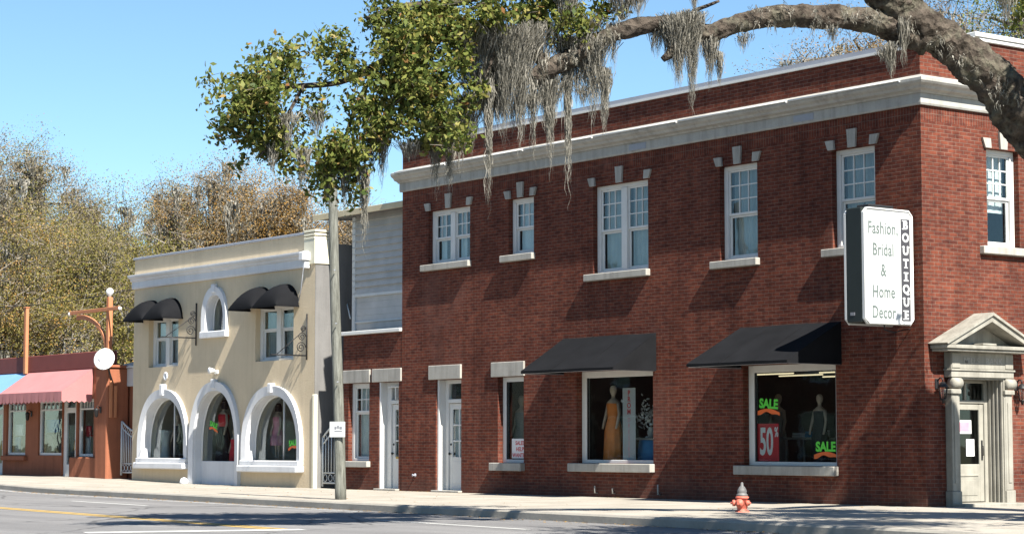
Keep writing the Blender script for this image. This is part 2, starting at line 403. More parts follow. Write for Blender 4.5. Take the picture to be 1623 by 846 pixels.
def quads_obj(name, V, m, parent):
    """V: (n,4,3) array of loose quads"""
    V = np.asarray(V, dtype=np.float64); n = len(V)
    fl = V.reshape(-1, 3); lo, hi = fl.min(0), fl.max(0); o3 = np.array([(lo[0] + hi[0]) / 2, (lo[1] + hi[1]) / 2, lo[2]])
    me = bpy.data.meshes.new(name); me.vertices.add(4 * n); me.vertices.foreach_set('co', (fl - o3).ravel().astype(np.float32))
    me.loops.add(4 * n); me.loops.foreach_set('vertex_index', np.arange(4 * n, dtype=np.int32))
    me.polygons.add(n); me.polygons.foreach_set('loop_start', np.arange(0, 4 * n, 4, dtype=np.int32))
    me.update(calc_edges=True); me.validate(); me.materials.append(m)
    o = bpy.data.objects.new(name, me); col.objects.link(o); WORLD[o.name] = Vector(o3)
    o.parent = parent; o.location = Vector(o3) - WORLD[parent.name]
    return o

def wall(mb, axis, c, t, u0, u1, z0, z1, holes, tops=None):
    """wall with rectangular holes. axis 'y': face at Y=c, runs along X, thickness t to +Y. axis 'x': face at X=c, runs along Y, thickness to -X."""
    us = sorted({u0, u1, *[h[0] for h in holes], *[h[1] for h in holes]})
    zs = sorted({z0, z1, *[h[2] for h in holes], *[h[3] for h in holes]})
    P = (lambda u, d, z: (u, c + d, z)) if axis == 'y' else (lambda u, d, z: (c - d, u, z))
    def solid(i, j):
        if i < 0 or j < 0 or i >= len(us) - 1 or j >= len(zs) - 1: return False
        a, b = (us[i] + us[i + 1]) / 2, (zs[j] + zs[j + 1]) / 2
        return not any(h[0] < a < h[1] and h[2] < b < h[3] for h in holes)
    for i in range(len(us) - 1):
        for j in range(len(zs) - 1):
            if not solid(i, j): continue
            a, b, p, q = us[i], us[i + 1], zs[j], zs[j + 1]
            mb.add([P(a, 0, p), P(b, 0, p), P(b, 0, q), P(a, 0, q)], [(0, 1, 2, 3)])
            mb.add([P(a, t, p), P(b, t, p), P(b, t, q), P(a, t, q)], [(3, 2, 1, 0)])
            if not solid(i - 1, j): mb.add([P(a, 0, p), P(a, 0, q), P(a, t, q), P(a, t, p)], [(0, 1, 2, 3)])
            if not solid(i + 1, j): mb.add([P(b, 0, p), P(b, t, p), P(b, t, q), P(b, 0, q)], [(0, 1, 2, 3)])
            if not solid(i, j - 1): mb.add([P(a, 0, p), P(a, t, p), P(b, t, p), P(b, 0, p)], [(0, 1, 2, 3)])
            if not solid(i, j + 1): mb.add([P(a, 0, q), P(b, 0, q), P(b, t, q), P(a, t, q)], [(0, 1, 2, 3)])
    return mb

def sweep(mb, path, prof):
    """path: list of (x,y) with outward offset directions; prof: (out, z)"""
    n = len(prof); vs = []
    for (x, y, ox, oy) in path:
        for (o, z) in prof: vs.append((x + ox * o, y + oy * o, z))
    fs = []
    for i in range(len(path) - 1):
        for k in range(n): fs.append((i * n + k, i * n + (k + 1) % n, (i + 1) * n + (k + 1) % n, (i + 1) * n + k))
    fs += [tuple(range(n - 1, -1, -1)), tuple((len(path) - 1) * n + k for k in range(n))]
    return mb.add(vs, fs)

def text(body, size, name, m, parent, org, face='front', bold=0.0, depth=0.004, align='CENTER', shear=0.0, rot=0.0, xs=1.0, space=1.0):
    c = bpy.data.curves.new(name, 'FONT'); c.body = body; c.size = size; c.offset = bold; c.extrude = depth; c.align_x = align; c.align_y = 'CENTER'; c.shear = shear; c.space_character = space
    c.resolution_u = 4
    o = bpy.data.objects.new('tmp', c); col.objects.link(o); bpy.context.view_layer.update()
    me = bpy.data.meshes.new_from_object(o.evaluated_get(bpy.context.evaluated_depsgraph_get()))
    bpy.data.objects.remove(o); bpy.data.curves.remove(c)
    cr, sr = math.cos(rot), math.sin(rot)
    mb = MB(); vs = []
    for v in me.vertices:
        x, y, z = v.co.x * xs, v.co.y, v.co.z
        x, y = x * cr - y * sr, x * sr + y * cr
        vs.append((org[0] + x, org[1] - z, org[2] + y) if face == 'front' else (org[0] + z, org[1] + x, org[2] + y))
    mb.add(vs, [tuple(p.vertices) for p in me.polygons]); bpy.data.meshes.remove(me)
    return mb.build(name, m, parent, recalc=False)

# ------------------------------------------------------------------ ground
def rise(x): 
    t = min(1, max(0, (-27 - x) / 12)); return 0.14 * t * t * (3 - 2 * t)
def kerb_y(x): return -8.0 - 0.08 * x
RZ = -0.15
def strip(name, m, xs, ya, yb, dz, label=None):
    mb = MB(); vs = []
    for x in xs: vs += [(x, ya(x), rise(x) + dz), (x, yb(x), rise(x) + dz)]
    mb.add(vs, [(2 * i, 2 * i + 1, 2 * i + 3, 2 * i + 2) for i in range(len(xs) - 1)])
    return tag(mb.build(name, m), kind='structure')
XS = [-400, -200, -100, -60] + list(np.arange(-48, 15, 1.5)) + [15]
tag(MB().add([(-3000, -3000, -0.35), (3000, -3000, -0.35), (3000, 3000, -0.35), (-3000, 3000, -0.35)], [(0, 1, 2, 3)]).build('ground', M['soil']), kind='structure')
XR = [-400, -200, -100, -60] + list(np.arange(-48, 15, 1.5)) + [20, 60, 200, 400]
strip('road', M['asphalt'], XR, lambda x: kerb_y(x) - 32, lambda x: kerb_y(x) + 0.02, RZ)
mb = MB(); mb.add([(15.2, 60, RZ - .004), (15.2, kerb_y(15) - .5, RZ - .004), (26, kerb_y(26) - .5, RZ - .004), (26, 60, RZ - .004)], [(0, 1, 2, 3)])
tag(mb.build('side_road', M['asphalt']), kind='structure')
strip('sidewalk', M['concrete'], XS, lambda x: kerb_y(x) + 0.17, lambda x: 3.0 if x < 0 else 30.0, 0.0)
mb = MB(); vs = []
for x in XS:
    k = kerb_y(x); z = rise(x)
    vs += [(x, k - 0.01, z + RZ - 0.1), (x, k + 0.0, z - 0.03), (x, k + 0.03, z + 0.004), (x, k + 0.17, z + 0.004), (x, k + 0.17, z - 0.3)]
n = 5
mb.add(vs, [(i * n + k, i * n + k + 1, (i + 1) * n + k + 1, (i + 1) * n + k) for i in range(len(XS) - 1) for k in range(4)])
tag(mb.build('kerb', M['kerb']), kind='structure')
def paint_line(name, m, x0, y0, x1, y1, wd):
    d = Vector((x1 - x0, y1 - y0, 0)); nrm = Vector((-d.y, d.x, 0)).normalized() * wd / 2
    k = max(1, int(d.length / 1.5)); vs = []
    for i in range(k + 1):
        p = Vector((x0, y0, 0)) + d * (i / k); z = RZ + rise(p.x) + 0.005
        vs += [(p.x + nrm.x, p.y + nrm.y, z), (p.x - nrm.x, p.y - nrm.y, z)]
    tag(MB().add(vs, [(2 * i, 2 * i + 1, 2 * i + 3, 2 * i + 2) for i in range(k)]).build(name, m), kind='structure')
def ln(x, off): return off - 0.085 * x
paint_line('yellow_line', M['yellow_line'], -90, ln(-90, -13.78), -1.3, ln(-1.3, -13.78), 0.13)
paint_line('yellow_line', M['yellow_line'], -90, ln(-90, -14.02), -1.3, ln(-1.3, -14.02), 0.13)
for a, b in ((-19.5, -14.7), (-33.5, -28.7), (-47.5, -42.7), (-4.2, 1.2), (10, 15)):
    paint_line('lane_dash', M['white_line'], a, ln(a, -10.55), b, ln(b, -10.55), 0.13)
paint_line('stop_line', M['white_line'], -0.95, -13.55, -1.9, -16.9, 0.5)
paint_line('lane_dash', M['white_line'], -12.0, ln(-12, -17.4), -6.6, ln(-6.6, -17.4), 0.13)
paint_line('edge_line', M['white_line'], -90, ln(-90, -8.55), -8, ln(-8, -8.55), 0.10)

# ------------------------------------------------------------------ window kit
def curtain_mesh(x0, x1, z0, z1, y, axis, c, amp=0.03):
    mb = MB(); n = max(6, int((x1 - x0) / 0.035)); vs = []
    for i in range(n + 1):
        u = x0 + (x1 - x0) * i / n; d = y + amp * math.sin(i * 1.1) + amp * .5 * math.sin(i * .43)
        for z in (z0, z1): vs.append((u, c + d, z) if axis == 'y' else (c - d, u, z))
    mb.add(vs, [(2 * i, 2 * i + 1, 2 * i + 3, 2 * i + 2) for i in range(n)], True); return mb

def bar(mb, axis, c, u0, u1, d0, d1, z0, z1, ch=0.006):
    if axis == 'y': mb.bbox(u0, u1, c + d0, c + d1, z0, z1, ch)
    else: mb.bbox(c - d0, c - d1, u0, u1, z0, z1, ch)

def sash(root, axis, c, u0, u1, z0, z1, rec=0.13, cols=3, rows=3, frac=0.5, units=1, sill=True, keys=True, cur='curtain', curtains='full', case=0.12, mull=0.20):
    win = MB(); bar(win, axis, c, u0, u0 + case, rec, rec + .12, z0, z1); bar(win, axis, c, u1 - case, u1, rec, rec + .12, z0, z1)
    bar(win, axis, c, u0 + case, u1 - case, rec, rec + .12, z1 - case * .8, z1); bar(win, axis, c, u0 + case, u1 - case, rec - .02, rec + .12, z0, z0 + .07)
    a0, a1 = u0 + case, u1 - case; uw = (a1 - a0 - mull * (units - 1)) / units
    spans = [(a0 + i * (uw + mull), a0 + i * (uw + mull) + uw) for i in range(units)]
    for i in range(units - 1): bar(win, axis, c, spans[i][1], spans[i + 1][0], rec - .01, rec + .12, z0 + .07, z1 - case * .8)
    zb, zt = z0 + .07, z1 - case * .8; zm = zb + (zt - zb) * (1 - frac); sw = 0.055
    for (s0, s1) in spans:
        for (p, q, d) in ((zm, zt, rec + .03), (zb, zm, rec + .065)):
            bar(win, axis, c, s0, s0 + sw, d, d + .035, p, q); bar(win, axis, c, s1 - sw, s1, d, d + .035, p, q)
            bar(win, axis, c, s0 + sw, s1 - sw, d, d + .035, q - sw * .8, q); bar(win, axis, c, s0 + sw, s1 - sw, d, d + .035, p, p + sw)
        for k in range(1, cols):
            u = s0 + sw + (s1 - s0 - 2 * sw) * k / cols; bar(win, axis, c, u - .013, u + .013, rec + .032, rec + .06, zm + sw, zt - sw * .8, .003)
        for k in range(1, rows):
            z = zm + sw + (zt - zm - 1.8 * sw) * k / rows; bar(win, axis, c, s0 + sw, s1 - sw, rec + .034, rec + .058, z - .013, z + .013, .003)
    wo_ = win.build('window', M['white'], root)
    for (s0, s1) in spans:
        for (p, q, d) in ((zm, zt, rec + .05), (zb, zm, rec + .085)):
            pb = MB()
            bar(pb, axis, c, s0 + .03, s1 - .03, d, d + .005, p + .03, q - .03, .001); pb.build('pane', M['glass'], wo_)
        if curtains == 'full': curtain_mesh(s0, s1, zb, zt, rec + .2, axis, c).build('curtain', M[cur], wo_, recalc=False)
        elif curtains == 'split':
            w3 = (s1 - s0) * random.uniform(.3, .42)
            curtain_mesh(s0, s0 + w3, zb, zt, rec + .2, axis, c).build('curtain', M[cur], wo_, recalc=False)
            curtain_mesh(s1 - w3 * .8, s1, zb, zt, rec + .2, axis, c).build('curtain', M[cur], wo_, recalc=False)
        elif curtains == 'half':
            curtain_mesh(s0, s1, zm - .25, zt, rec + .2, axis, c, .004).build('blind', M[cur], wo_, recalc=False)
    if sill:
        sb = MB(); bar(sb, axis, c, u0 - .24, u1 + .06 if axis == 'y' and sill != 'wide' else u1 + .14, -.12, rec + .05, z0 - .165, z0 - .002, .015); sb.build('sill', M['trim'], wo_)
    if keys:
        m_ = (u0 + u1) / 2
        for (cu, wb, wt, h, sl_) in ((u0 + .02, .09, .12, .20, -.05), (m_, .10, .13, .38, 0), (u1 - .02, .09, .12, .20, .05)):
            pr = [(cu - wb, z1 + .003), (cu + wb, z1 + .003), (cu + wt + sl_, z1 + h), (cu - wt + sl_, z1 + h)]
            kb = MB()
            if axis == 'y': kb.prism([(u, c - .055, z) for u, z in pr], (0, .05, 0))
            else: kb.prism([(c + .055, u, z) for u, z in pr], (-.05, 0, 0))
            kb.build('keystone', M['trim'], wo_)
    return wo_

def shop_window(root, x0, x1, z0, z1, rec=.16, fr=.13, sill=True):
    mb = MB(); bar(mb, 'y', 0, x0, x0 + fr, rec, rec + .1, z0, z1); bar(mb, 'y', 0, x1 - fr, x1, rec, rec + .1, z0, z1)
    bar(mb, 'y', 0, x0 + fr, x1 - fr, rec, rec + .1, z1 - fr * .9, z1); bar(mb, 'y', 0, x0 + fr, x1 - fr, rec, rec + .1, z0, z0 + .08)
    o = mb.build('window', M['white'], root)
    g = MB(); bar(g, 'y', 0, x0 + fr - .02, x1 - fr + .02, rec + .06, rec + .066, z0 + .06, z1 - .1, .001); g.build('pane', M['glass'], o)
    k = MB()
    for u in (x0 + fr, x1 - fr - .03): bar(k, 'y', 0, u, u + .03, rec + .02, rec + .058, z0 + .08, z1 - fr * .9, .003)
    k.build('glazing_bead', M['black_metal'], o)
    if sill:
        sb = MB(); bar(sb, 'y', 0, x0 - .2, x1 + .04, -.14, rec, z0 - .2, z0 - .002, .015); sb.build('sill', M['trim'], o)
    return o
def lintel(root, x0, x1, z0, z1, y=-.05):
    MB().bbox(x0, x1, y, .02, z0, z1, .012).build('lintel', M['trim'], root)

def door(root, x0, x1, z1, leaf0, rec, transom, lite_rows=3, open_hopper=False, slot=False):
    """door frame in an opening x0..x1, jamb box rec deep, leaf from leaf0 to x1"""
    fr = MB(); bar(fr, 'y', 0, x0, x0 + .07, rec - .22, rec + .1, 0.02, z1); bar(fr, 'y', 0, x0 + .07, leaf0, rec - .02, rec + .1, .02, z1)
    bar(fr, 'y', 0, x1 - .07, x1, rec - .1, rec + .1, .02, z1); bar(fr, 'y', 0, leaf0, x1 - .07, rec - .02, rec + .1, z1 - .1, z1)
    bar(fr, 'y', 0, leaf0, x1 - .07, rec - .04, rec + .1, transom - .08, transom + .02)
    d = fr.build('door', M['white'], root)
    p0, p1 = leaf0, x1 - .07
    lf = MB(); st = .13
    bar(lf, 'y', 0, p0, p0 + st, rec + .02, rec + .065, .03, transom - .09); bar(lf, 'y', 0, p1 - st, p1, rec + .02, rec + .065, .03, transom - .09)
    bar(lf, 'y', 0, p0 + st, p1 - st, rec + .02, rec + .065, .03, .9); bar(lf, 'y', 0, p0 + st, p1 - st, rec + .02, rec + .065, transom - .24, transom - .09)
    bar(lf, 'y', 0, p0 + st + .05, p1 - st - .05, rec + .012, rec + .025, .22, .78)
    mid = (p0 + p1) / 2; bar(lf, 'y', 0, mid - .02, mid + .02, rec + .025, rec + .06, .9, transom - .24, .004)
    for k in range(1, lite_rows):
        z = .9 + (transom - .24 - .9) * k / lite_rows; bar(lf, 'y', 0, p0 + st, p1 - st, rec + .027, rec + .058, z - .02, z + .02, .004)
    leaf = lf.build('door_leaf', M['white'], d)
    g = MB(); bar(g, 'y', 0, p0 + st - .02, p1 - st + .02, rec + .04, rec + .046, .88, transom - .22, .001); g.build('pane', M['glass'], d)
    curtain_mesh(p0 + st - .02, p1 - st + .02, .85, transom - .2, rec + .12, 'y', 0, .015).build('curtain', M['curtain'], d, recalc=False)
    g = MB(); bar(g, 'y', 0, leaf0, p1, rec + .05, rec + .056, transom + .02, z1 - .1, .001); g.build('transom_pane', M['glass'], d)
    kb = MB(); kb.lathe([(.012, 0), (.014, -.03), (.034, -.045), (.036, -.07), (.015, -.085)], (p0 + .07, rec + .02, .98), 12, axis='y'); kb.build('knob', M['black_metal'], d)
    kb = MB(); kb.lathe([(.03, 0), (.03, -.015), (.012, -.02)], (p0 + .07, rec + .02, 1.22), 12, axis='y'); kb.build('lock', M['black_metal'], d)
    if slot: MB().bbox(mid - .12, mid + .12, rec + .0, rec + .024, .84, .9, .005).build('mail_slot', M['brass'], d)
    if open_hopper:
        h = MB(); bar(h, 'y', 0, mid - .0, mid + .05, rec - .12, rec + .05, transom + .03, z1 - .11); bar(h, 'y', 0, leaf0 - .02, p1, rec - .13, rec - .1, z1 - .15, z1 - .11); h.build('transom_sash', M['white'], d)
    sb = MB(); bar(sb, 'y', 0, x0 - .06, x1 + .04, -.12, rec + .02, .0, .05, .01); sb.build('doorstep', M['trim'], d)
    return d

# ------------------------------------------------------------------ brick building
B = thing('brick_building', (-9.2, 6, 0), 'two storey dark red brick corner building with white cornice and black awnings', 'building')
LX, DEP = -18.4, 14.0
UP = [(-17.17, -15.31, 5.88, 7.29), (-13.66, -12.63, 5.88, 7.28), (-10.32, -8.32, 5.20, 7.27), (-5.89, -4.70, 5.20, 7.28), (-2.46, -1.25, 5.22, 7.26)]
LO = [(-16.81, -15.68, -.2, 2.88), (-14.11, -13.04, .77, 2.88), (-10.96, -8.18, .78, 2.93), (-5.20, -2.42, .77, 2.90)]
mb = MB(); wall(mb, 'y', 0, .32, LX, 0, -.2, 9.06, UP + LO)
DY0, DY1 = .80, 2.14
SW = (1.92, 2.90, 5.20, 7.20); SW2 = (4.6, 5.58, 5.20, 7.20)
wall(mb, 'x', 0, .32, 0.32, 1.63, -.2, 9.06, [(DY0, 1.63, -.2, 2.6)])
wall(mb, 'x', 0, .32, 1.63, DEP, -.2, 9.36, [(1.63, DY1, -.2, 2.6), SW, SW2])
mb.box(LX, -.32, DEP - .3, DEP, -.2, 9.06); mb.box(LX, LX + .3, .32, DEP - .3, -.2, 9.06)
mb.build('wall', M['brick'], B)
mb = MB(); mb.box(LX + .3, -.32, .32, DEP - .3, 8.45, 8.6); mb.build('roof', M['roof'], B)
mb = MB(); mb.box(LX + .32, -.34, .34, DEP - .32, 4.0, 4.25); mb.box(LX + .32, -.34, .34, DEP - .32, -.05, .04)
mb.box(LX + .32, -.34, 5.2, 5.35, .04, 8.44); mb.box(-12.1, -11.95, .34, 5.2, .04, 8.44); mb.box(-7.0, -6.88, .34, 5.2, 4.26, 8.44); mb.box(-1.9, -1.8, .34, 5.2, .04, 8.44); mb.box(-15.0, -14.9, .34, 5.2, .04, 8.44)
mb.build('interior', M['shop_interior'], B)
mb = MB(); mb.box(-11.6, -7.2, .36, 1.5, .04, .72); mb.box(-6.2, -2.0, .36, 1.3, .04, .70); mb.build('display_platform', M['floor'], B)
# cornice
PATH = [(LX - .08, 0, 0, -1), (0, 0, 1, -1), (0, DEP, 1, 0)]
PATHL = [(LX - .05, 0, 0, -1), (0, 0, 1, -1), (0, DEP, 1, 0)]
mb = MB()
sweep(mb, PATHL, [(-.02, 7.905), (.055, 7.905), (.07, 7.94), (.07, 8.13), (-.02, 8.13)])
sweep(mb, PATH, [(-.02, 8.133), (.10, 8.133), (.12, 8.17), (.22, 8.20), (.25, 8.25), (.31, 8.29), (.34, 8.33), (.34, 8.385), (.05, 8.50), (-.02, 8.50)])
cor = mb.build('cornice', M['cornice'], B)
segs = [-18.3, -15.9, -12.6, -9.9, -6.9, -3.4, -0.2]
for a, b in zip(segs[:-1], segs[1:]):
    cb_ = MB(); cb_.tube([(a + .05, -.36, 8.375), (b - .05, -.36, 8.385)], .022, 8); cb_.tube([(b - .05, -.36, 8.385), (b + .0, -.36, 8.34)], .018, 6)
    cb_.build('conduit', M['white'], cor)
for x in (-8.6, -3.2):
    MB().bbox(x - .3, x + .3, -.078, -.06, 7.96, 8.1, .004).build('vent_grille', M['metal_cap'], cor)
# parapet coping
mb = MB(); sweep(mb, [(LX - .03, 0, 0, -1), (0, 0, 1, -1), (0, 1.63, 1, 0)], [(-.34, 9.063), (.05, 9.063), (.05, 9.115), (-.34, 9.115)])
mb.build('coping', M['white'], B)
mb = MB(); sweep(mb, [(LX - .03, 0, 0, -1), (0, 0, 1, -1), (0, 1.60, 1, 0)], [(-.33, 9.118), (.03, 9.118), (.025, 9.21), (-.33, 9.21)])
mb.build('coping_cap', M['metal_cap'], B)
mb = MB(); mb.bbox(-.36, .06, 1.60, DEP, 9.363, 9.44, .01); mb.bbox(-.38, .09, 1.57, DEP, 9.443, 9.54, .012); mb.bbox(-.36, .06, 1.56, 1.626, 9.12, 9.44, .01); mb.bbox(-.30, .045, .95, 1.56, 9.20, 9.27, .01)
mb.build('stepped_coping', M['white'], B)
mb = MB(); mb.box(LX - .03, LX + .3, .34, DEP, 9.06, 9.18); mb.build('coping', M['metal_cap'], B)
# windows
for i, (x0, x1, z0, z1) in enumerate(UP):
    sash(B, 'y', 0, x0, x1, z0, z1, units=2 if i in (0, 2) else 1, rows=2 if i < 2 else 3, frac=.52 if i > 1 else .53, cur=['curtain', 'curtain', 'blind', 'blind', 'blind'][i], curtains=['split', 'full', 'full', 'full', 'full'][i])
sash(B, 'x', 0, *SW, curtains='half', cur='curtain', sill='wide'); sash(B, 'x', 0, *SW2, curtains='half', cur='curtain', sill='wide')
shop_window(B, *LO[1]); shop_window(B, *LO[2], fr=.17); shop_window(B, *LO[3], fr=.17)
lintel(B, -17.10, -15.66, 2.885, 3.25); lintel(B, -14.35, -12.99, 2.885, 3.25)
door(B, -16.81, -15.68, 2.88, -16.60, .27, 2.36)
# black awnings
def awning(x0, x1, p, zt, zb, zw):
    mb = MB(); t = .02
    A, Bq, C, D = (x0, -.01, zt), (x1, -.01, zt), (x1, -p, zb), (x0, -p, zb)
    nu, nv = 24, 8; top_ = []
    for j in range(nv + 1):
        for i in range(nu + 1):
            u, v = i / nu, j / nv; sag = .035 * math.sin(math.pi * v) * abs(math.sin(math.pi * 3 * u)) ** .8 + .006 * math.sin(9 * u + 5 * v)
            top_.append((x0 + (x1 - x0) * u, -.01 - (p - .01) * v, zt + (zb - zt) * v - sag))
    fs_ = [(j * (nu + 1) + i, j * (nu + 1) + i + 1, (j + 1) * (nu + 1) + i + 1, (j + 1) * (nu + 1) + i) for j in range(nv) for i in range(nu)]
    mb.add(top_, fs_, True); mb.add([(a, b, c_ - .012) for a, b, c_ in top_], [tuple(reversed(f_)) for f_ in fs_], True)
    for k in (1, 2):
        xs_ = x0 + (x1 - x0) * k / 3; mb.prism([(xs_ - .02, -.01, zt + .008), (xs_ + .02, -.01, zt + .008), (xs_ + .02, -p, zb + .008), (xs_ - .02, -p, zb + .008)], (0, 0, -.012))
    for x, sgn in ((x0, -1), (x1, 1)):
        mb.prism([(x, -.01, zt), (x, -p, zb), (x, -p, zb - .06), (x, -.01, zb - .06)], (-sgn * .012, 0, 0))
    mb.box(x0, x1, -p - .006, -p + .01, zb - .06, zb)
    o = mb.build('awning', M['black_canvas'], B)
    r = MB(); r.tube([(x0 + .03, -.03, zb - .05), (x0 + .03, -p + .03, zb - .05), (x1 - .03, -p + .03, zb - .05), (x1 - .03, -.03, zb - .05)], .018, 6)
    for k in range(1, 3):
        x = x0 + (x1 - x0) * k / 3; r.tube([(x, -.03, zt - .06), (x, -p + .03, zb - .04)], .014, 6)
    r.build('awning_frame', M['metal_cap'], o)
awning(-11.45, -8.05, 1.28, 3.73, 2.93, 2.9); awning(-5.26, -2.24, 1.56, 3.72, 2.90, 2.9)
# corner doorway
for y0 in (.55, 2.14):
    T = MB(); y0 += .02; y1 = y0 + .21
    T.bbox(0, .20, y0 - .03, y1 + .03, 0, .30, .012); T.bbox(0, .17, y0, y1, .302, 2.20, .01); T.bbox(.17, .185, y0 + .06, y1 - .06, .45, 2.05, .006)
    T.bbox(0, .215, y0 - .04, y1 + .04, 2.203, 2.30, .015)
    T.lathe([(.02, 0), (.11, .0), (.11, .24), (.02, .24)], (.16, y0 + .01, 2.42), 16, axis='y')
    T.build('door_pilaster', M['limestone'], B)
T = MB()
T.bbox(0, .20, .55, 2.40, 2.535, 2.66, .008); T.bbox(0, .225, .53, 2.42, 2.663, 2.70, .006); T.bbox(0, .19, .56, 2.39, 2.703, 3.03, .008)
T.bbox(.19, .205, .57, .80, 2.72, 3.01, .005); T.bbox(.19, .205, 2.15, 2.38, 2.72, 3.01, .005)
ent = T.build('entablature', M['limestone'], B)
text('MILLS', .17, 'carved_word', M['trim'], ent, (.191, 1.15, 2.86), 'side', .004, .004, xs=1.1); text('BANK', .17, 'carved_word', M['trim'], ent, (.191, 1.82, 2.86), 'side', .004, .004, xs=1.1)
T = MB()
T.bbox(0, .42, .20, 2.75, 3.033, 3.08, .01); T.bbox(0, .46, .16, 2.79, 3.083, 3.16, .012)
yc, ya, yb, zt = 1.475, .14, 2.81, 3.76
for (s0, s1) in ((ya, yc), (yb, yc)):
    T.prism([(0.0, s0, 3.163), (0.0, s0 + (.24 if s0 < yc else -.24), 3.163), (0.0, s1, zt - .12), (0.0, s1, zt)], (.46, 0, 0))
    T.prism([(0.0, s0 - (.04 if s0 < yc else -.04), 3.19), (0.0, s0, 3.166), (0.0, s1, zt + .003), (0.0, s1, zt + .065)], (.50, 0, 0))
T.prism([(.01, ya + .26, 3.165), (.01, yb - .26, 3.165), (.01, yc, zt - .13)], (.05, 0, 0))
T.bbox(.1, .40, yc - .2, yc + .2, 3.163, 3.21, .02)
T.build('pediment', M['limestone'], B)
T = MB(); dx = -.26
for k, (a, b) in enumerate(((-.25, -.17), (-.13, -.07), (-.03, .03), (.07, .13))): T.bbox(a, b, 2.10, 2.14, .02, 2.53, .012)
T.bbox(-.30, .16, 2.125, 2.16, .02, 2.535, .004); T.bbox(-.30, .16, .78, .815, .02, 2.535, .004); T.bbox(-.30, .16, .815, 2.125, 2.5, 2.534, .004)
T.bbox(dx - .06, dx + .02, .83, .93, .02, 2.5); T.bbox(dx - .06, dx + .02, 2.0, 2.10, .02, 2.5); T.bbox(dx - .06, dx + .02, .93, 2.0, 2.03, 2.10)
T.bbox(dx - .06, dx + .02, .93, 2.0, 2.44, 2.5); T.bbox(dx - .05, dx + .01, 1.43, 1.49, 2.1, 2.44)
T.bbox(-.3, .5, .55, 2.4, -.02, .06, .01)
D = T.build('door', M['limestone'], B)
T = MB(); d2 = dx - .05
T.bbox(d2, d2 + .05, .94, 1.07, .07, 2.02); T.bbox(d2, d2 + .05, 1.86, 1.99, .07, 2.02); T.bbox(d2, d2 + .05, 1.07, 1.86, .07, .82); T.bbox(d2, d2 + .05, 1.07, 1.86, 1.9, 2.02)
T.bbox(d2 + .05, d2 + .065, 1.12, 1.80, .58, .62); T.bbox(d2 + .05, d2 + .06, 1.15, 1.77, .2, .5)
T.build('door_leaf', M['limestone'], D)
MB().box(d2 + .02, d2 + .026, 1.05, 1.88, .8, 1.92).build('pane', M['glass'], D); MB().box(d2 + .02, d2 + .026, .93, 2.0, 2.1, 2.44).build('transom_pane', M['glass'], D)
hb = MB(); hb.tube([(d2 + .05, 1.925, 1.0), (d2 + .10, 1.925, 1.0), (d2 + .10, 1.925, 1.18), (d2 + .05, 1.925, 1.18)], .012, 6); hb.bbox(d2 + .05, d2 + .06, 1.90, 1.95, .9, 1.3, .003); hb.build('handle', M['black_metal'], D)
def wall_lamp(y):
    h = MB(); h.bbox(0, .03, y - .05, y + .05, 2.30, 2.50, .01); h.tube([(.02, y, 2.45), (.10, y, 2.52), (.16, y, 2.50), (.17, y, 2.44)], .014, 6)
    h.lathe([(.02, .13), (.05, .11), (.105, .04), (.11, .02), (.03, .02)], (.17, y, 2.31), 8)
    h.lathe([(.02, -.30), (.035, -.24), (.06, -.22), (.06, -.2), (.02, -.2)], (.17, y, 2.31), 8)
    for k in range(6):
        a = k * math.pi / 3; h.tube([(.17 + .055 * math.cos(a), y + .055 * math.sin(a), 2.10), (.17 + .095 * math.cos(a), y + .095 * math.sin(a), 2.34)], .008, 5)
    o = h.build('wall_lamp', M['black_metal'], B)
    g = MB(); g.lathe([(.045, -.19), (.08, .015)], (.17, y, 2.31), 8); g.build('lamp_glass', M['glass'], o)
wall_lamp(.33); wall_lamp(2.68)
# little fittings at the foot of the wall
for x, h in ((-10.2, .16), (-7.95, .22), (-9.55, .12)):
    MB().tube([(x, .01, .10), (x, -.07, .10), (x, -.07, .10 + h)], .02, 8).build('pipe_stub', M['trim'], B)
f = MB(); f.lathe([(.05, 0), (.05, -.015), (.02, -.02), (.02, -.07), (.035, -.08), (.035, -.09)], (-17.75, 0, .42), 10, axis='y'); f.build('hose_tap', M['metal_cap'], B)

# ------------------------------------------------------------------ blade sign
S = thing('shop_sign', (-.42, -.75, 3.52), 'large white vertical boutique sign projecting from the brick corner in a dark case', 'sign')
MB().bbox(-.66, -.24, -1.46, -.10, 3.56, 5.80, .02).build('case', M['sign_dark'], S)
def octo(y0, y1, z0, z1, c): return [(y0 + c, z0), (y1 - c, z0), (y1, z0 + c), (y1, z1 - c), (y1 - c, z1), (y0 + c, z1), (y0, z1 - c), (y0, z0 + c)]
for xx, dx_ in ((-.237, .05), (-.663, -.05)):
    mb = MB(); mb.prism([(xx, y, z) for y, z in octo(-1.46, -.08, 3.53, 5.80, .10)], (dx_, 0, 0)); mb.build('face', M['sign_white'], S)
XF = -.187
rim = MB(); rim.tube([(XF, y, z) for y, z in octo(-1.44, -.10, 3.55, 5.78, .10)] + [(XF, -1.34, 3.55)], .022, 6); rim.build('trim', M['white'], S)
MB().bbox(XF - .004, XF + .006, -.42, -.17, 3.62, 5.62, .002).build('letter_panel', M['ink'], S)
bl = 'BOUTIQUE'
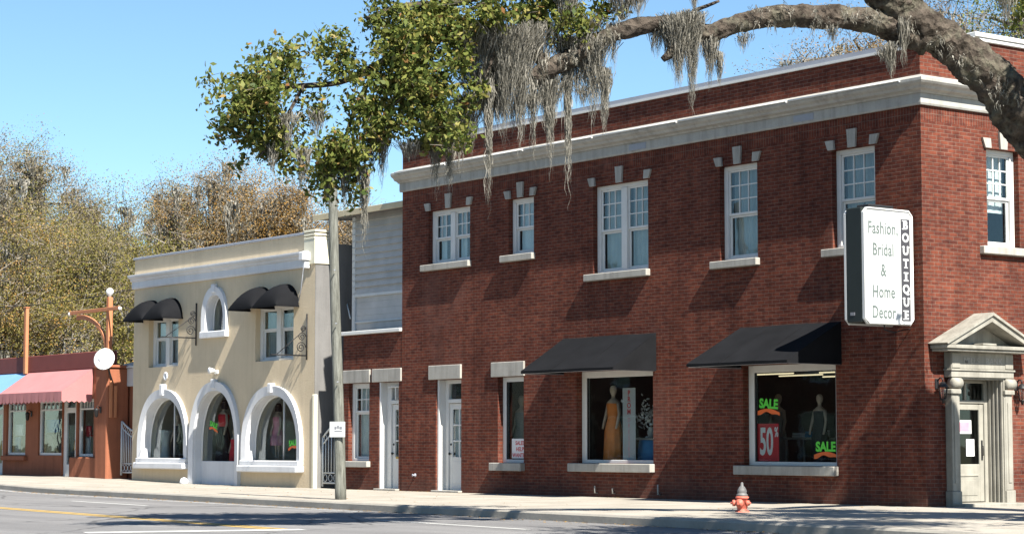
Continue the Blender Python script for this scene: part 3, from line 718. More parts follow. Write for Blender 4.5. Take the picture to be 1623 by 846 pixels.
for i, ch in enumerate(bl):
    z = 5.50 - i * .253
    if ch == 'I':
        mb = MB(); mb.box(XF + .006, XF + .012, -.325, -.265, z - .09, z + .09); mb.box(XF + .006, XF + .0125, -.36, -.23, z + .06, z + .09); mb.box(XF + .006, XF + .0125, -.36, -.23, z - .09, z - .06)
        mb.build('letter', M['sign_white'], S)
    else:
        lt = text(ch, .235, 'letter', M['sign_white'], S, (XF + .008, -.295, z), 'side', .010, .003, xs=1.0)
        sf = MB()
        ser = {'U': [(-.40, -.325, .065), (-.265, -.19, .065)], 'T': [(-.345, -.245, -.085)], 'B': [(-.39, -.34, .075), (-.39, -.34, -.085)], 'E': [(-.39, -.34, .075), (-.39, -.34, -.085)]}.get(ch, [])
        for a, b, dz in ser: sf.box(XF + .006, XF + .0135, a, b, z + dz, z + dz + .022)
        if ser: sf.build('serif', M['sign_white'], lt)
for body, z, sz in (('Fashion,', 5.40, .34), ('Bridal', 4.98, .34), ('&', 4.58, .34), ('Home', 4.16, .34), ('Decor', 3.76, .34)):
    text(body, sz, 'lettering', M['sign_ink'], S, (XF + .003, -.92, z), 'side', .004, .003, xs=.72, space=1.05)
mb = MB(); mb.bbox(-.62, -.28, -1.2, -.5, 5.803, 5.88, .02); MB().tube([(-.45, -.12, 5.7), (-.45, .02, 5.7)], .03, 8).build('mounting_arm', M['black_metal'], S); MB().tube([(-.45, -.12, 3.8), (-.45, .02, 3.8)], .03, 8).build('mounting_arm', M['black_metal'], S); mc_ = MB(); mc_.tube([(-.40, -.7, 3.56), (-.38, -.7, 3.44), (-.36, -.45, 3.40), (-.36, -.2, 3.46), (-.36, .02, 3.48)], .012, 6)
mb.build('top_box', M['black_metal'], S); mc_.build('conduit', M['black_metal'], S)
MB().bbox(-.56, -.44, -1.468, -1.458, 3.70, 3.76, .002).build('maker_plate', M['sign_grey'], S)

# ------------------------------------------------------------------ things inside the brick building's windows
def mannequin(loc, h, dress, label, long=True, arms=True, heading=0.0, top=None, hair=None):
    x, y, z = loc; s = h / 1.75
    o = thing('mannequin', loc, label, 'mannequin')
    prof = [(.02, 1.02), (.14, 1.05), (.15, 1.18), (.165, 1.32), (.17, 1.40), (.10, 1.47), (.05, 1.50), (.048, 1.56), (.06, 1.585), (.085, 1.63), (.095, 1.68), (.085, 1.74), (.05, 1.78), (.01, 1.79)]
    b = MB(); b.lathe([(r * s, hh * s) for r, hh in prof], loc, 16, 1.0, .78)
    for sg in (-1, 1):
        b.tube([(x + sg * .16 * s, y, z + 1.41 * s), (x + sg * .23 * s, y - .02 * s, z + 1.15 * s), (x + sg * .24 * s, y - .09 * s, z + .92 * s), (x + sg * .23 * s, y - .12 * s, z + .82 * s)], [.045 * s, .038 * s, .03 * s, .022 * s], 8)
        if not long: b.tube([(x + sg * .08 * s, y, z + .95 * s), (x + sg * .085 * s, y, z + .5 * s), (x + sg * .08 * s, y + .01, z + .06 * s), (x + sg * .085 * s, y - .10 * s, z + .02)], [.08 * s, .055 * s, .035 * s, .03 * s], 8)
    b.build('body', M['skin'], o)
    lo = .03 if long else .5
    dp = [(.26 if long else .25, lo), (.24, lo + .25), (.215, .75), (.19, .92), (.145, 1.06), (.165, 1.25), (.178, 1.36), (.155, 1.405), (.12, 1.41)]
    d = MB()
    n = 32; vs = []; fs = []
    for r, hh in dp:
        for k in range(n):
            a = 2 * math.pi * k / n; rr = r * s * (1 + (.07 * math.cos(8 * a) if hh < .9 else 0)); vs.append((x + rr * math.cos(a), y + rr * .8 * math.sin(a), z + hh * s))
    for i in range(len(dp) - 1):
        for k in range(n): fs.append((i * n + k, i * n + (k + 1) % n, (i + 1) * n + (k + 1) % n, (i + 1) * n + k))
    d.add(vs, fs, True); d.build('dress', M[dress], o, recalc=True)
    if top:
        t_ = MB(); t_.lathe([(r * s * 1.07, hh * s) for r, hh in dp[4:]], loc, 20, 1.0, .82); t_.build('bodice', M[top], o)
    if hair:
        hb_ = MB(); hb_.lathe([(.105 * s, 1.55 * s), (.11 * s, 1.62 * s), (.105 * s, 1.72 * s), (.07 * s, 1.80 * s), (.01, 1.82 * s)], (x, y + .03 * s, z), 14); hb_.build('hair', M[hair], o)
    return o
mannequin((-10.42, .68, .72), 1.85, 'gown', 'mannequin in a long orange gown in the left display window of the brick building')
def poster(name, x0, x1, z0, z1, y, m, label, cat='poster', group=None):
    o = thing(name, ((x0 + x1) / 2, y, z0), label, cat, group)
    MB().bbox(x0, x1, y, y + .006, z0, z1, .001).build('sheet', m, o); return o
p = poster('banner', -9.62, -9.16, .82, 2.52, .30, M['banner_paper'], 'tall white paper banner with stacked red letters beside the orange gown', 'banner')
for i, ch in enumerate('PROM'): text(ch, .17, 'letter', M['red_ink'], p, (-9.39, .298, 2.40 - i * .145), 'front', .004, .001)
for i, ch in enumerate('DRESSES'): text(ch, .14, 'letter', M['mauve'], p, (-9.39, .298, 1.78 - i * .135), 'front', .0, .001)
o = thing('display_table', (-9.15, .75, .72), 'low display stand draped in blue cloth behind the paper banner', 'table')
mb = MB(); mb.bbox(-9.5, -8.8, .55, 1.05, 1.32, 1.37); mb.build('top', M['stock'], o)
mb = MB(); mb.lathe([(.42, 0), (.40, .3), (.36, .597)], (-9.15, .80, .722), 20, 1, .75); mb.build('cloth', M['bluecloth'], o)
o = thing('flower_arrangement', (-9.2, .8, 1.37), 'pale flower arrangement on the blue draped stand in the display window', 'flowers')
mb = MB(); mb.lathe([(.05, 0), (.09, .1), (.06, .22), (.07, .25)], (-9.2, .8, 1.372), 14); mb.build('vase', M['white'], o)
q = []
for i in range(260):
    c_ = np.array([-9.2, .8, 1.85]) + rng.normal(0, 1, 3) * [.22, .16, .16]; a = rng.normal(0, 1, 3); a /= np.linalg.norm(a); b_ = np.cross(a, rng.normal(0, 1, 3)); b_ /= np.linalg.norm(b_)
    q.append([c_ - a * .05, c_ + b_ * .03, c_ + a * .05, c_ - b_ * .03])
quads_obj('blossom', q, M['paper'], o)
p = poster('help_notice', -13.80, -13.14, .88, 1.36, .205, M['paper'], 'white help wanted notice with red lettering in the narrow ground floor window', 'notice')
for i, s_ in enumerate(('SALES', 'HELP', 'WANTED')): text(s_, .14, 'lettering', M['red_ink'], p, (-13.47, .203, 1.25 - i * .15), 'front', .003, .001)
mannequin((-14.2, .8, .55), 1.85, 'stock', 'dim mannequin standing behind the help wanted notice', True)
# sale window
def sale(x, z, y, tilt, label, s=1.0):
    o = thing('sale_sticker', (x, y, z), label, 'sticker', 'green sale stickers in the shop windows')
    text('SALE', .27 * s, 'lettering', M['green_ink'], o, (x, y, z + .14 * s), 'front', .012 * s, .001, rot=tilt, xs=1.0)
    sw = []; n = 12
    for i in range(n + 1):
        u = -.34 + .68 * i / n; sw.append((u, -.045 + .045 * math.cos(u * 4.4) - u * u * .2 + .045))
    sw2 = [(u, v - .085 - .02 * math.sin(i)) for i, (u, v) in enumerate(sw)]
    pts = sw + sw2[::-1]; ct, st = math.cos(tilt), math.sin(tilt)
    MB().prism([(x + s * (u * ct - v * st), y, z + s * (u * st + v * ct)) for u, v in pts], (0, .003, 0)).build('swash', M['orange_ink'], o)
sale(-4.64, 1.93, .212, -.06, 'green sale sticker over the red 50 percent poster in the right display window')
sale(-2.95, 1.02, .212, .0, 'green sale sticker at the lower right corner of the right display window')
p = poster('sale_poster', -5.03, -4.36, .86, 1.66, .235, M['red_ink'], 'red poster with white 50 percent figures in the right display window', 'poster')
text('50', .80, 'figures', M['paper'], p, (-4.74, .233, 1.25), 'front', .02, .001, xs=.52); text('%', .28, 'percent_sign', M['paper'], p, (-4.43, .233, 1.47), 'front', .008, .001, xs=.6)
for k, (x, y) in enumerate(((-6.0, 1.6), (-6.2, 2.7), (-6.0, 3.9), (-4.0, 1.8), (-4.2, 3.2))):
    o = thing('ceiling_light', (x, y, 3.8), ['fluorescent shop light nearest the pane above the sale poster', 'fluorescent shop light in the second row behind the display window', 'fluorescent shop light at the back left of the boutique', 'fluorescent shop light near the right jamb of the display window', 'fluorescent shop light at the back right of the boutique'][k], 'ceiling light', 'fluorescent lights in the boutique')
    MB().bbox(x - .75, x + .75, y - .1, y + .1, 2.80, 2.87, .01).build('housing', M['metal_cap'], o)
    t_ = MB(); t_.tube([(x - .7, y, 2.775), (x + .7, y, 2.775)], .016, 8); t_.build('tube', M['tube_light'], o)
    t_ = MB(); t_.tube([(x - .5, y, 2.87), (x - .5, y, 4.0)], .008, 5); t_.tube([(x + .5, y, 2.87), (x + .5, y, 4.0)], .008, 5); t_.build('hanger', M['metal_cap'], o)
o = thing('display_table', (-5.0, 1.9, .04), 'small table with folded goods deep inside the right display window', 'table')
MB().bbox(-5.6, -4.4, 1.55, 2.2, 1.32, 1.37).build('top', M['stock'], o)
for lx, ly in ((-5.55, 1.6), (-4.45, 1.6), (-5.55, 2.15), (-4.45, 2.15)): MB().tube([(lx, ly, .045), (lx, ly, 1.32)], [.02, .03], 8).build('leg', M['stock'], o)
for k, (x, y) in enumerate(((-5.35, 1.8), (-5.0, 1.85), (-4.62, 1.8))):
    gm = MB(); gm.bbox(x - .14, x + .14, y - .1, y + .1, 1.372, 1.42 + .03 * k, .015); gm.bbox(x - .13, x + .13, y - .09, y + .1, 1.425 + .03 * k, 1.47 + .03 * k, .015)
    tag(gm.build('folded_cloth', M['paper'] if k != 1 else M['bluecloth']), ['pale folded cloth at the left of the boutique table', 'blue folded cloth between two pale ones on the boutique table', 'pale folded cloth at the right of the boutique table'][k], 'folded cloth', 'folded cloths on the boutique table')
mannequin((-4.0, 1.1, .70), 1.55, 'blackcloth', 'mannequin in black in the right display window', True)
mannequin((-6.1, 1.9, .6), 1.7, 'stock', 'mannequin in a mottled beige dress inside the right display window behind the posters', True)

# notices on the corner door
xd = d2 + .03
o = thing('door_notice', (xd, 1.35, 1.45), 'pink and white notice on the corner door glass, the upper of two', 'notice'); MB().box(xd, xd + .004, 1.12, 1.64, 1.43, 1.70).build('sheet', M['paper'], o); MB().box(xd + .004, xd + .006, 1.30, 1.58, 1.47, 1.66).build('picture', M['mauve'], o)
o = thing('door_notice', (xd, 1.6, .98), 'plain white notice on the corner door glass, the lower of two', 'notice'); MB().box(xd, xd + .004, 1.48, 1.72, .98, 1.32).build('sheet', M['paper'], o)
q_ = MB()
for k in range(6): q_.box(xd + .004, xd + .0055, 1.51, 1.69 - .04 * (k % 3), 1.25 - k * .045, 1.262 - k * .045)
q_.build('print', M['sign_grey'], o)

# ------------------------------------------------------------------ brick annex with weatherboard upper storey
A = thing('brick_annex', (-19.9, 3, 0), 'low brick annex with white door under a grey weatherboard upper storey', 'building')
AX = -21.32
mb = MB(); wall(mb, 'y', .012, .3, AX, LX - .003, -.2, 4.2, [(-21.04, -19.99, .77, 2.88), (-19.52, -18.56, -.2, 2.88)])
mb.box(AX, AX + .3, .312, 9, -.2, 4.2)
mb.build('wall', M['brick'], A)
MB().bbox(AX - .06, LX - .006, -.08, .34, 4.203, 4.30, .012).build('coping', M['white'], A)
MB().box(AX + .02, LX - .01, .34, 9, 4.10, 4.19).build('flat_roof', M['roof'], A)
mb = MB(); mb.box(AX + .32, LX - .01, 3.2, 3.3, -.05, 4.09); mb.box(AX + .32, LX - .01, .33, 3.2, -.05, .03); mb.build('interior', M['interior'], A)
w_ = sash(A, 'y', .012, -21.04, -19.99, .77, 2.88, cols=3, rows=2, frac=.36, keys=False, sill=True, cur='curtain', curtains='full')
lintel(A, -21.27, -19.93, 2.885, 3.24, -.04); lintel(A, -19.81, LX - .005, 2.885, 3.24, -.04)
door(A, -19.52, -18.56, 2.88, -19.24, .25, 2.38, open_hopper=True, slot=True)
SY = .85
mb = MB(); n0 = 4.3
for k in range(12):
    z = 5.42 + k * .185
    mb.add([(-22.12, SY - .06, z), (LX - .01, SY - .06, z), (LX - .01, SY, z + .188), (-22.12, SY, z + .188), (-22.12, SY + .05, z), (LX - .01, SY + .05, z), (LX - .01, SY + .05, z + .188), (-22.12, SY + .05, z + .188)],
           [(0, 1, 2, 3), (7, 6, 5, 4), (0, 4, 5, 1), (3, 2, 6, 7), (0, 3, 7, 4), (1, 5, 6, 2)])
mb.box(-22.12, LX - .01, SY + .01, SY + .06, 4.2, 5.42)
mb.box(-22.12, -22.06, SY + .06, 9, 4.2, 7.62)
mb.build('weatherboard', M['siding'], A)
mb = MB(); mb.bbox(-22.15, -22.0, SY - .05, SY + .02, 4.3, 7.6, .01); mb.bbox(-22.0, LX - .012, SY - .06, SY + .02, 5.33, 5.42, .01); mb.bbox(-22.0, LX - .012, SY - .03, SY + .02, 4.6, 4.66, .01)
mb.tube([(-23.0, SY + .3, 5.35), (-22.2, SY - .06, 4.75)], .02, 6)
mb.build('trim_board', M['gate'], A)
# roof: shallow mono pitch with eave board
mb = MB(); mb.prism([(-23.4, .30, 7.60), (-23.4, .30, 7.74), (-23.4, 9, 8.2), (-23.4, 9, 8.06)], (5.0 - .02, 0, 0)); mb.build('upper_roof', M['roof'], A)
MB().bbox(-23.4, LX - .03, .26, .295, 7.57, 7.74, .008).build('eave_board', M['eave'], A)
MB().box(-22.3, LX - .02, 8.8, 9.0, -.2, 8.0).build('rear_wall', M['siding'], A)

# ------------------------------------------------------------------ cream stucco building
C = thing('stucco_building', (-28.4, 6, 0), 'cream stucco shop building with three pointed arch openings and white cornice', 'building')
CX0, CX1, CH = -34.0, -22.82, 7.16
def ogive(xc, hw, zs, za, n=14):
    """pointed arch outline from left spring to right spring"""
    H = za - zs; pts = []
    for i in range(n + 1):
        t = i / n; th = t * math.pi / 2
        x = hw * (math.cos(th) ** 0.86); z = H * (math.sin(th) ** 0.92); pts.append((x, z))
    L = [(xc - x, zs + z) for x, z in pts]; Rr = [(xc + x, zs + z) for x, z in reversed(pts)]
    return L + Rr[1:]
ARCH = [(-31.78, 1.43, .80, 1.12, 2.68), (-28.47, 1.30, -.1, 1.1, 2.84), (-25.07, 1.45, .76, 1.08, 2.64), (-28.55, .56, 4.64, 4.95, 5.74)]   # xc, halfwidth, bottom, spring, apex
WU = [(-32.95, -30.95, 3.66, 5.25), (-26.15, -23.98, 3.64, 5.25)]
holes = WU + [(a[0] - a[1], a[0] + a[1], a[2], a[4]) for a in ARCH]
mb = MB(); T_ = .42; wall(mb, 'y', 0, T_, CX0, CX1, -.2, CH, holes)
for xc, hw, zb, zs, za in ARCH:
    o_ = ogive(xc, hw, zs, za)
    for (p0, p1) in zip(o_[:-1], o_[1:]):
        for y in (0, T_): mb.add([(p0[0], y, p0[1]), (p1[0], y, p1[1]), (p1[0], y, za), (p0[0], y, za)], [(0, 1, 2, 3)])
mb.box(CX0, CX0 + .3, T_, 13, -.2, CH); mb.box(CX0 + .3, CX1 - .3, 12.7, 13, -.2, 6.9)
mb.build('wall', M['stucco'], C)
MB().box(CX0 + .3, CX1 - .3, T_, 12.7, 6.5, 6.65).build('roof', M['roof'], C)
sw_ = MB(); sw_.box(CX1 - .3, CX1, T_ + .002, 13, -.2, 6.9); sw_.box(CX1 + .002, CX1 + .016, .0, 13, -.2, 6.28); sw_.build('side_wall', M['grey_stucco'], C)  # side wall coloured a darker grey than the cream front
mb = MB(); mb.box(CX0 + .3, CX1 - .3, 3.4, 3.5, -.1, 6.5); mb.box(CX0 + .3, CX1 - .3, T_, 3.4, 3.2, 3.4); mb.box(CX0 + .3, CX1 - .3, T_, 3.4, -.1, .05)
mb.box(CX0 + .3, CX0 + .34, T_, 3.4, .05, 3.2)
mb.build('interior', M['interior'], C)
mb = MB(); sweep(mb, [(CX0 - .02, 0, -0.0, -1), (CX1 - .3, 0, 0, -1)], [(-.02, 6.22), (.07, 6.22), (.09, 6.27), (.09, 6.45), (.13, 6.47), (.16, 6.53), (.23, 6.57), (.25, 6.62), (.25, 6.66), (-.02, 6.70)])
mb.bbox(CX1 - .42, CX1 - .2, -.30, .0, 6.40, 6.64, .02); mb.bbox(CX1 - .38, CX1 - .25, -.2, .0, 6.18, 6.38, .02)
mb.build('cornice', M['stucco_white'], C)
MB().bbox(CX0 - .05, CX1 - .55, -.05, T_ + .02, CH + .003, CH + .075, .012).build('coping', M['metal_cap'], C)
mb = MB(); mb.bbox(CX1 - .54, CX1 + .05, -.05, .52, 6.30, 7.0, .01)
for z in (7.003, 7.10, 7.20): mb.bbox(CX1 - .54, CX1 + .05 + (z - 7) * .2, -.06, .55, z, z + .07, .012)
mb.build('end_cap', M['cream_cap'], C)
MB().bbox(CX1 - .09, CX1 + .04, -.025, .10, -.1, 2.62, .02).build('corner_strip', M['cream_cap'], C)
# arch surrounds and glazing
def band(mb, xc, hw, zs, za, zb, wd, p, y1=0.02):
    inn = [(xc - hw, zb)] + ogive(xc, hw, zs, za) + [(xc + hw, zb)]
    out = [(xc - hw - wd, zb)] + ogive(xc, hw + wd, zs, za + wd * 1.15) + [(xc + hw + wd, zb)]
    vs = []; 
    for (a, b) in zip(inn, out): vs += [(a[0], -p * .75, a[1]), (b[0], -p, b[1]), (b[0], y1, b[1]), (a[0], y1, a[1])]
    n = len(inn); fs = []
    for i in range(n - 1):
        for k in range(4): fs.append((4 * i + k, 4 * i + (k + 1) % 4, 4 * i + 4 + (k + 1) % 4, 4 * i + 4 + k))
    fs += [(3, 2, 1, 0), (4 * n - 4, 4 * n - 3, 4 * n - 2, 4 * n - 1)]
    mb.add(vs, fs)
def reveal_lining(mb, xc, hw, zs, za, zb, d0, d1):
    out = [(xc - hw, zb)] + ogive(xc, hw, zs, za) + [(xc + hw, zb)]
    inn = [(xc - hw + .012, zb)] + ogive(xc, hw - .012, zs, za - .014) + [(xc + hw - .012, zb)]
    vs = []
    for a, b in zip(out, inn): vs += [(a[0], d0, a[1]), (a[0], d1, a[1]), (b[0], d1, b[1]), (b[0], d0, b[1])]
    n = len(inn); fs = [(4 * i + k, 4 * i + (k + 1) % 4, 4 * i + 4 + (k + 1) % 4, 4 * i + 4 + k) for i in range(n - 1) for k in range(4)]
    mb.add(vs, fs, False)
for i, (xc, hw, zb, zs, za) in enumerate(ARCH):
    GY = .25 if i != 3 else .24; mb = MB(); wd = (.23, .23, .23, .21)[i]; p = (.12, .12, .12, .10)[i]
    band(mb, xc, hw, zs, za, zb if i != 1 else -.05, wd, p)
    reveal_lining(mb, xc, hw, zs, za, max(zb, .02), -.02, GY - .004)
    if i in (0, 2): mb.bbox(xc - hw - wd - .02, xc + hw + wd + .02, -.26, T_ - .05, zb - .34, zb - .14, .03); mb.bbox(xc - hw - wd, xc + hw + wd, -.17, T_ - .05, zb - .137, zb + .0, .02)
    if i == 3: mb.bbox(xc - hw - wd - .03, xc + hw + wd + .03, -.14, T_ - .05, zb - .2, zb, .02)
    mb.bbox(xc - .10, xc + .10, -p - .045, .0, za + .06, za + wd * 1.15 + (.16 if i == 0 else .08), .02)
    if i == 1: mb.bbox(xc - hw - .02, xc + hw + .02, .22, .32, .0, .72, .01); mb.lathe([(.02, 0), (.12, .0), (.14, .08), (.1, .18), (.02, .22)], (xc - hw - .2, -.26, .0), 12)
    wn = mb.build('arched_window' if i != 3 else 'lancet_window', M['stucco_white'], C)
    g = MB(); o_ = ogive(xc, hw - .015, zs, za - .016); zb2 = zb + .01 if i != 1 else .72
    g.prism([(x, GY, z) for x, z in [(xc - hw + .015, zb2)] + o_ + [(xc + hw - .015, zb2)]], (0, .006, 0)); g.build('pane', M['glass'], wn)
    fr = MB(); inn = [(xc - hw + .02, zb2)] + ogive(xc, hw - .02, zs, za - .02) + [(xc + hw - .02, zb2)]
    fr.tube([(x, GY - .01, z) for x, z in inn] , .025, 6)
    if i in (0, 2): fr.tube([(xc + .2, GY - .01, zb2), (xc + .2, GY - .01, za - .06)], .025, 6)
    fr.build('glazing_bar', M['white'], wn)
    if i == 3: MB().box(xc - .8, xc + .8, .64, .68, zb - .2, za + .1).build('dark_backing', M['interior_dark'], wn)  # dark sheet in place of the dim room behind the lancet pane
for i, (x0, x1, z0, z1) in enumerate(WU):
    sash(C, 'y', 0, x0, x1, z0, z1, rec=.16, cols=1, rows=1, frac=.42, units=2, sill=False, keys=False, cur='curtain' if i == 0 else 'blind', curtains='full', case=.14, mull=.24)
def dome(x0, x1, zb, zt, p):
    n, m = 14, 10; mb = MB(); vs = []; xc = (x0 + x1) / 2; hw = (x1 - x0) / 2; H = zt - zb
    for j in range(m + 1):
        b = j / m * math.pi / 2
        for i in range(n + 1):
            a = i / n * math.pi; r = math.cos(b)
            vs.append((xc - hw * math.cos(a) * (1 - .0 * r), -.01 - p * math.sin(b) * (math.sin(a) ** .5 * .0 + 1.0) * (1 if True else 0), zb + H * math.sin(a) * r))
    # quarter-barrel: arched at the wall, closing down to the front hem
    fs = [(j * (n + 1) + i, j * (n + 1) + i + 1, (j + 1) * (n + 1) + i + 1, (j + 1) * (n + 1) + i) for j in range(m) for i in range(n)]
    mb.add(vs, fs, True); mb.box(x0, x1, -p - .014, -p + .004, zb - .05, zb + .005)
    for x in (x0, x1): mb.box(x - .006, x + .006, -p, 0, zb - .05, zb + .005)
    mb.build('dome_awning', M['black_canvas'], C)
dome(-33.35, -32.02, 5.16, 5.80, .72); dome(-31.98, -30.66, 5.16, 5.80, .72); dome(-26.45, -25.07, 5.17, 5.82, .75); dome(-25.03, -23.68, 5.17, 5.82, .75)
def bracket(x):
    mb = MB(); L = 1.25
    mb.tube([(x, -.03, 4.25), (x, -.03, 5.55)], .022, 6); mb.tube([(x, -.03, 4.48), (x, -L, 4.48)], .02, 6); mb.tube([(x, -.03, 5.2), (x, -L * .85, 4.5)], .012, 5)
    for k, (c0, r0) in enumerate(((4.70, .16), (5.0, .13), (5.22, .09))):
        pts = [(x, -.06 - r0 + (r0 * (1 - t / 26)) * math.cos(t * .55), c0 + (r0 * (1 - t / 26)) * math.sin(t * .55)) for t in range(22)]
        mb.tube(pts, .014, 5)
    mb.build('sign_bracket', M['black_metal'], C)
bracket(-29.75); mb = None
def bracket2(x):
    b = MB(); b.tube([(x, -.03, 3.6), (x, -.03, 4.9)], .022, 6); b.tube([(x, -.03, 3.72), (x, -1.2, 3.72)], .02, 6); b.tube([(x, -.03, 4.5), (x, -1.0, 3.74)], .012, 5)
    for c0, r0 in ((3.95, .16), (4.25, .13), (4.47, .09)): b.tube([(x, -.06 - r0 + (r0 * (1 - t / 26)) * math.cos(t * .55), c0 + (r0 * (1 - t / 26)) * math.sin(t * .55)) for t in range(22)], .014, 5)
    b.build('sign_bracket', M['black_metal'], C)
bracket2(-23.2)
fl = MB(); fl.bbox(-28.55, -28.35, -.04, 0, 3.34, 3.46, .01); fl.lathe([(.03, 0), (.06, -.03), (.09, -.16), (.10, -.20), (.02, -.20)], (-28.52, -.03, 3.44), 12, axis='y'); fl.build('flood_lamp', M['lamp_globe'], C)
fl = MB(); fl.lathe([(.13, 0), (.13, -.03), (.08, -.035), (.07, -.01), (.01, -.01)], (-31.74, 0, 3.36), 16, axis='y'); fl.build('round_vent', M['stucco_white'], C)
fl = MB(); fl.tube([(CX1 - .3, -.2, 6.2), (CX1 - .75, -.02, 5.55), (CX1 - .9, -.02, 5.2)], .012, 5); fl.build('stay_wire', M['metal_cap'], C)
# goods in the arched windows
mannequin((-29.35, .75, .62), 1.9, 'blackcloth', 'mannequin in a red top and black skirt in the middle arched window', True, top='red', hair='blackcloth')
mannequin((-28.45, .62, .35), 1.3, 'red', 'short mannequin in red at the right of the middle arched window', True)
mannequin((-26.1, .75, .72), 1.65, 'mauve', 'mannequin in a mauve dress in the right arched window', False, hair='blackcloth')
mannequin((-32.55, .85, .55), 1.6, 'blackcloth', 'mannequin in black in the left arched window', True)
o = thing('drape', (-31.9, .8, .84), 'tall white gathered drape standing in the left arched window', 'drape'); mb = MB()
mb.lathe([(.10, 0), (.16, .8), (.13, 1.2), (.2, 1.55), (.22, 1.62)], (-33.1, .72, .06), 14); mb.build('cloth', M['curtain'], o)
sale(-29.05, 1.70, .236, -.25, 'green sale sticker in the middle arched window', .8)
sale(-24.35, 1.15, .236, .1, 'green sale sticker in the right arched window', .8)
p = poster('window_card', -30.98, -30.62, .90, 1.42, .228, M['paper'], 'small white card with red print in the left arched window', 'card')
for k in range(5): MB().box(-30.93, -30.67, .222, .226, 1.33 - k * .085, 1.37 - k * .085).build('print', M['red_ink'], p)

# ------------------------------------------------------------------ iron gates
def gate(x0, x1, y, z0, zl, zr, label):
    o = thing('iron_gate', ((x0 + x1) / 2, y, z0), label, 'gate', 'pale iron gates beside the cream building')
    zt = lambda x: zl + (zr - zl) * math.sin((x - x0) / (x1 - x0) * math.pi / 2)
    mb = MB(); mb.tube([(x0, y, z0), (x0, y, zl)], .035, 8); mb.tube([(x1, y, z0), (x1, y, zr)], .035, 8)
    xs = [x0 + (x1 - x0) * k / 10 for k in range(11)]
    mb.tube([(x, y, zt(x)) for x in xs], .028, 6); mb.tube([(x, y, zt(x) - .2) for x in xs], .022, 6)
    mb.tube([(x0, y, z0 + .1), (x1, y, z0 + .1)], .028, 6); mb.tube([(x0, y, z0 + .38), (x1, y, z0 + .38)], .022, 6)
    mb.build('frame', M['gate'], o)
    for k in range(1, 9):
        x = x0 + (x1 - x0) * k / 9; MB().tube([(x, y, z0 + .38), (x, y, zt(x) - .2)], .016, 6).build('bar', M['gate'], o)
    sc_ = MB()
    for k in range(5):
        xc = x0 + (x1 - x0) * (k + .5) / 5; sc_.tube([(xc + .10 * math.cos(t * .7) , y, z0 + .24 + .10 * math.sin(t * .7)) for t in range(10)], .012, 5)
        sc_.tube([(xc + .07 * math.cos(t * .7), y, zt(xc) - .10 + .07 * math.sin(t * .7)) for t in range(10)], .011, 5)
    sc_.build('scroll', M['gate'], o)
gate(-22.74, -21.38, .25, .05, 1.42, 2.02, 'pale iron gate behind the utility pole, right of the cream building')
gate(-35.2, -34.06, .22, .22, 1.98, 1.62, 'pale iron gate between the orange pillar and the cream building')

# ------------------------------------------------------------------ orange shop
O = thing('orange_shop', (-45, 5, .1), 'low orange stucco shop with maroon parapet and pink and blue canvas awnings', 'building')
OH = 4.32; OW = [(-45.9, -44.35, -.1, 2.75), (-44.05, -42.4, .85, 2.75), (-41.35, -39.42, .85, 2.75), (-39.40, -36.95, .62, 2.75), (-50, -47.5, .85, 2.75)]
mb = MB(); wall(mb, 'y', .05, .3, -60, -35.95, -.1, 3.75, OW[:3] + [(-39.40, -38.30, -.1, 2.75), (-38.18, -36.95, .82, 2.75), OW[4]])
mb.box(-36.2, -35.95, .35, 9, -.1, 3.7); mb.box(-60, -59.7, .35, 9, -.1, 3.7); mb.box(-60, -35.95, 8.8, 9, -.1, 3.7)
mb.build('wall', M['orange'], O)
MB().bbox(-60.1, -35.9, -.02, .36, 3.753, OH, .02).build('parapet', M['maroon'], O)
MB().box(-59.6, -36.5, .36, 8.7, 3.5, 3.6).build('roof', M['roof'], O)
mb = MB(); mb.box(-59.7, -36.45, 2.8, 2.9, -.1, 3.5); mb.box(-59.7, -36.45, .36, 2.8, .1, .2); mb.build('interior', M['interior'], O)
def plain_window(root, x0, x1, z0, z1, y=.12, tr=2.45):
    mb = MB(); fr = .09
    for a, b, p, q in ((x0, x0 + fr, z0, z1), (x1 - fr, x1, z0, z1), (x0 + fr, x1 - fr, z0, z0 + fr), (x0 + fr, x1 - fr, z1 - fr, z1), (x0 + fr, x1 - fr, tr - .06, tr)): mb.bbox(a, b, y, y + .1, p, q, .008)
    n = 5
    for k in range(1, n): 
        x = x0 + fr + (x1 - x0 - 2 * fr) * k / n; mb.bbox(x - .02, x + .02, y + .02, y + .07, tr, z1 - fr, .004)
    o = mb.build('window', M['white'], root)
    MB().box(x0 + fr, x1 - fr, y + .05, y + .056, z0 + fr, z1 - fr).build('pane', M['glass'], o); return o
plain_window(O, *OW[1]); plain_window(O, *OW[2]); plain_window(O, -38.18, -36.95, .82, 2.75); plain_window(O, *OW[4])
def shop_door(x0, x1, z0=.13):
    mb = MB(); y = .12
    for a, b, p, q in ((x0, x0 + .22, z0, 2.75), (x1 - .22, x1, z0, 2.75), (x0 + .22, x1 - .22, z0, z0 + .42), (x0 + .22, x1 - .22, 2.3, 2.48), (x0 + .22, x1 - .22, 2.68, 2.75)): mb.bbox(a, b, y, y + .09, p, q, .01)
    o = mb.build('door', M['white'], O); MB().box(x0 + .22, x1 - .22, y + .04, y + .046, z0 + .42, 2.68).build('pane', M['glass'], o)
    MB().tube([(x1 - .1, y - .0, 1.05), (x1 - .1, y - .07, 1.05), (x1 - .1, y - .07, 1.35), (x1 - .1, y, 1.35)], .014, 6).build('handle', M['brass'], o)
shop_door(-39.40, -38.30); shop_door(-45.9, -44.35)
mb = MB(); mb.bbox(-38.25, -36.13, -.22, .05, .02, .80, .03); mb.build('window_bench', M['orange'], O)
MB().bbox(-44.2, -42.2, -.1, .05, .66, .83, .02).build('window_bench', M['orange'], O)
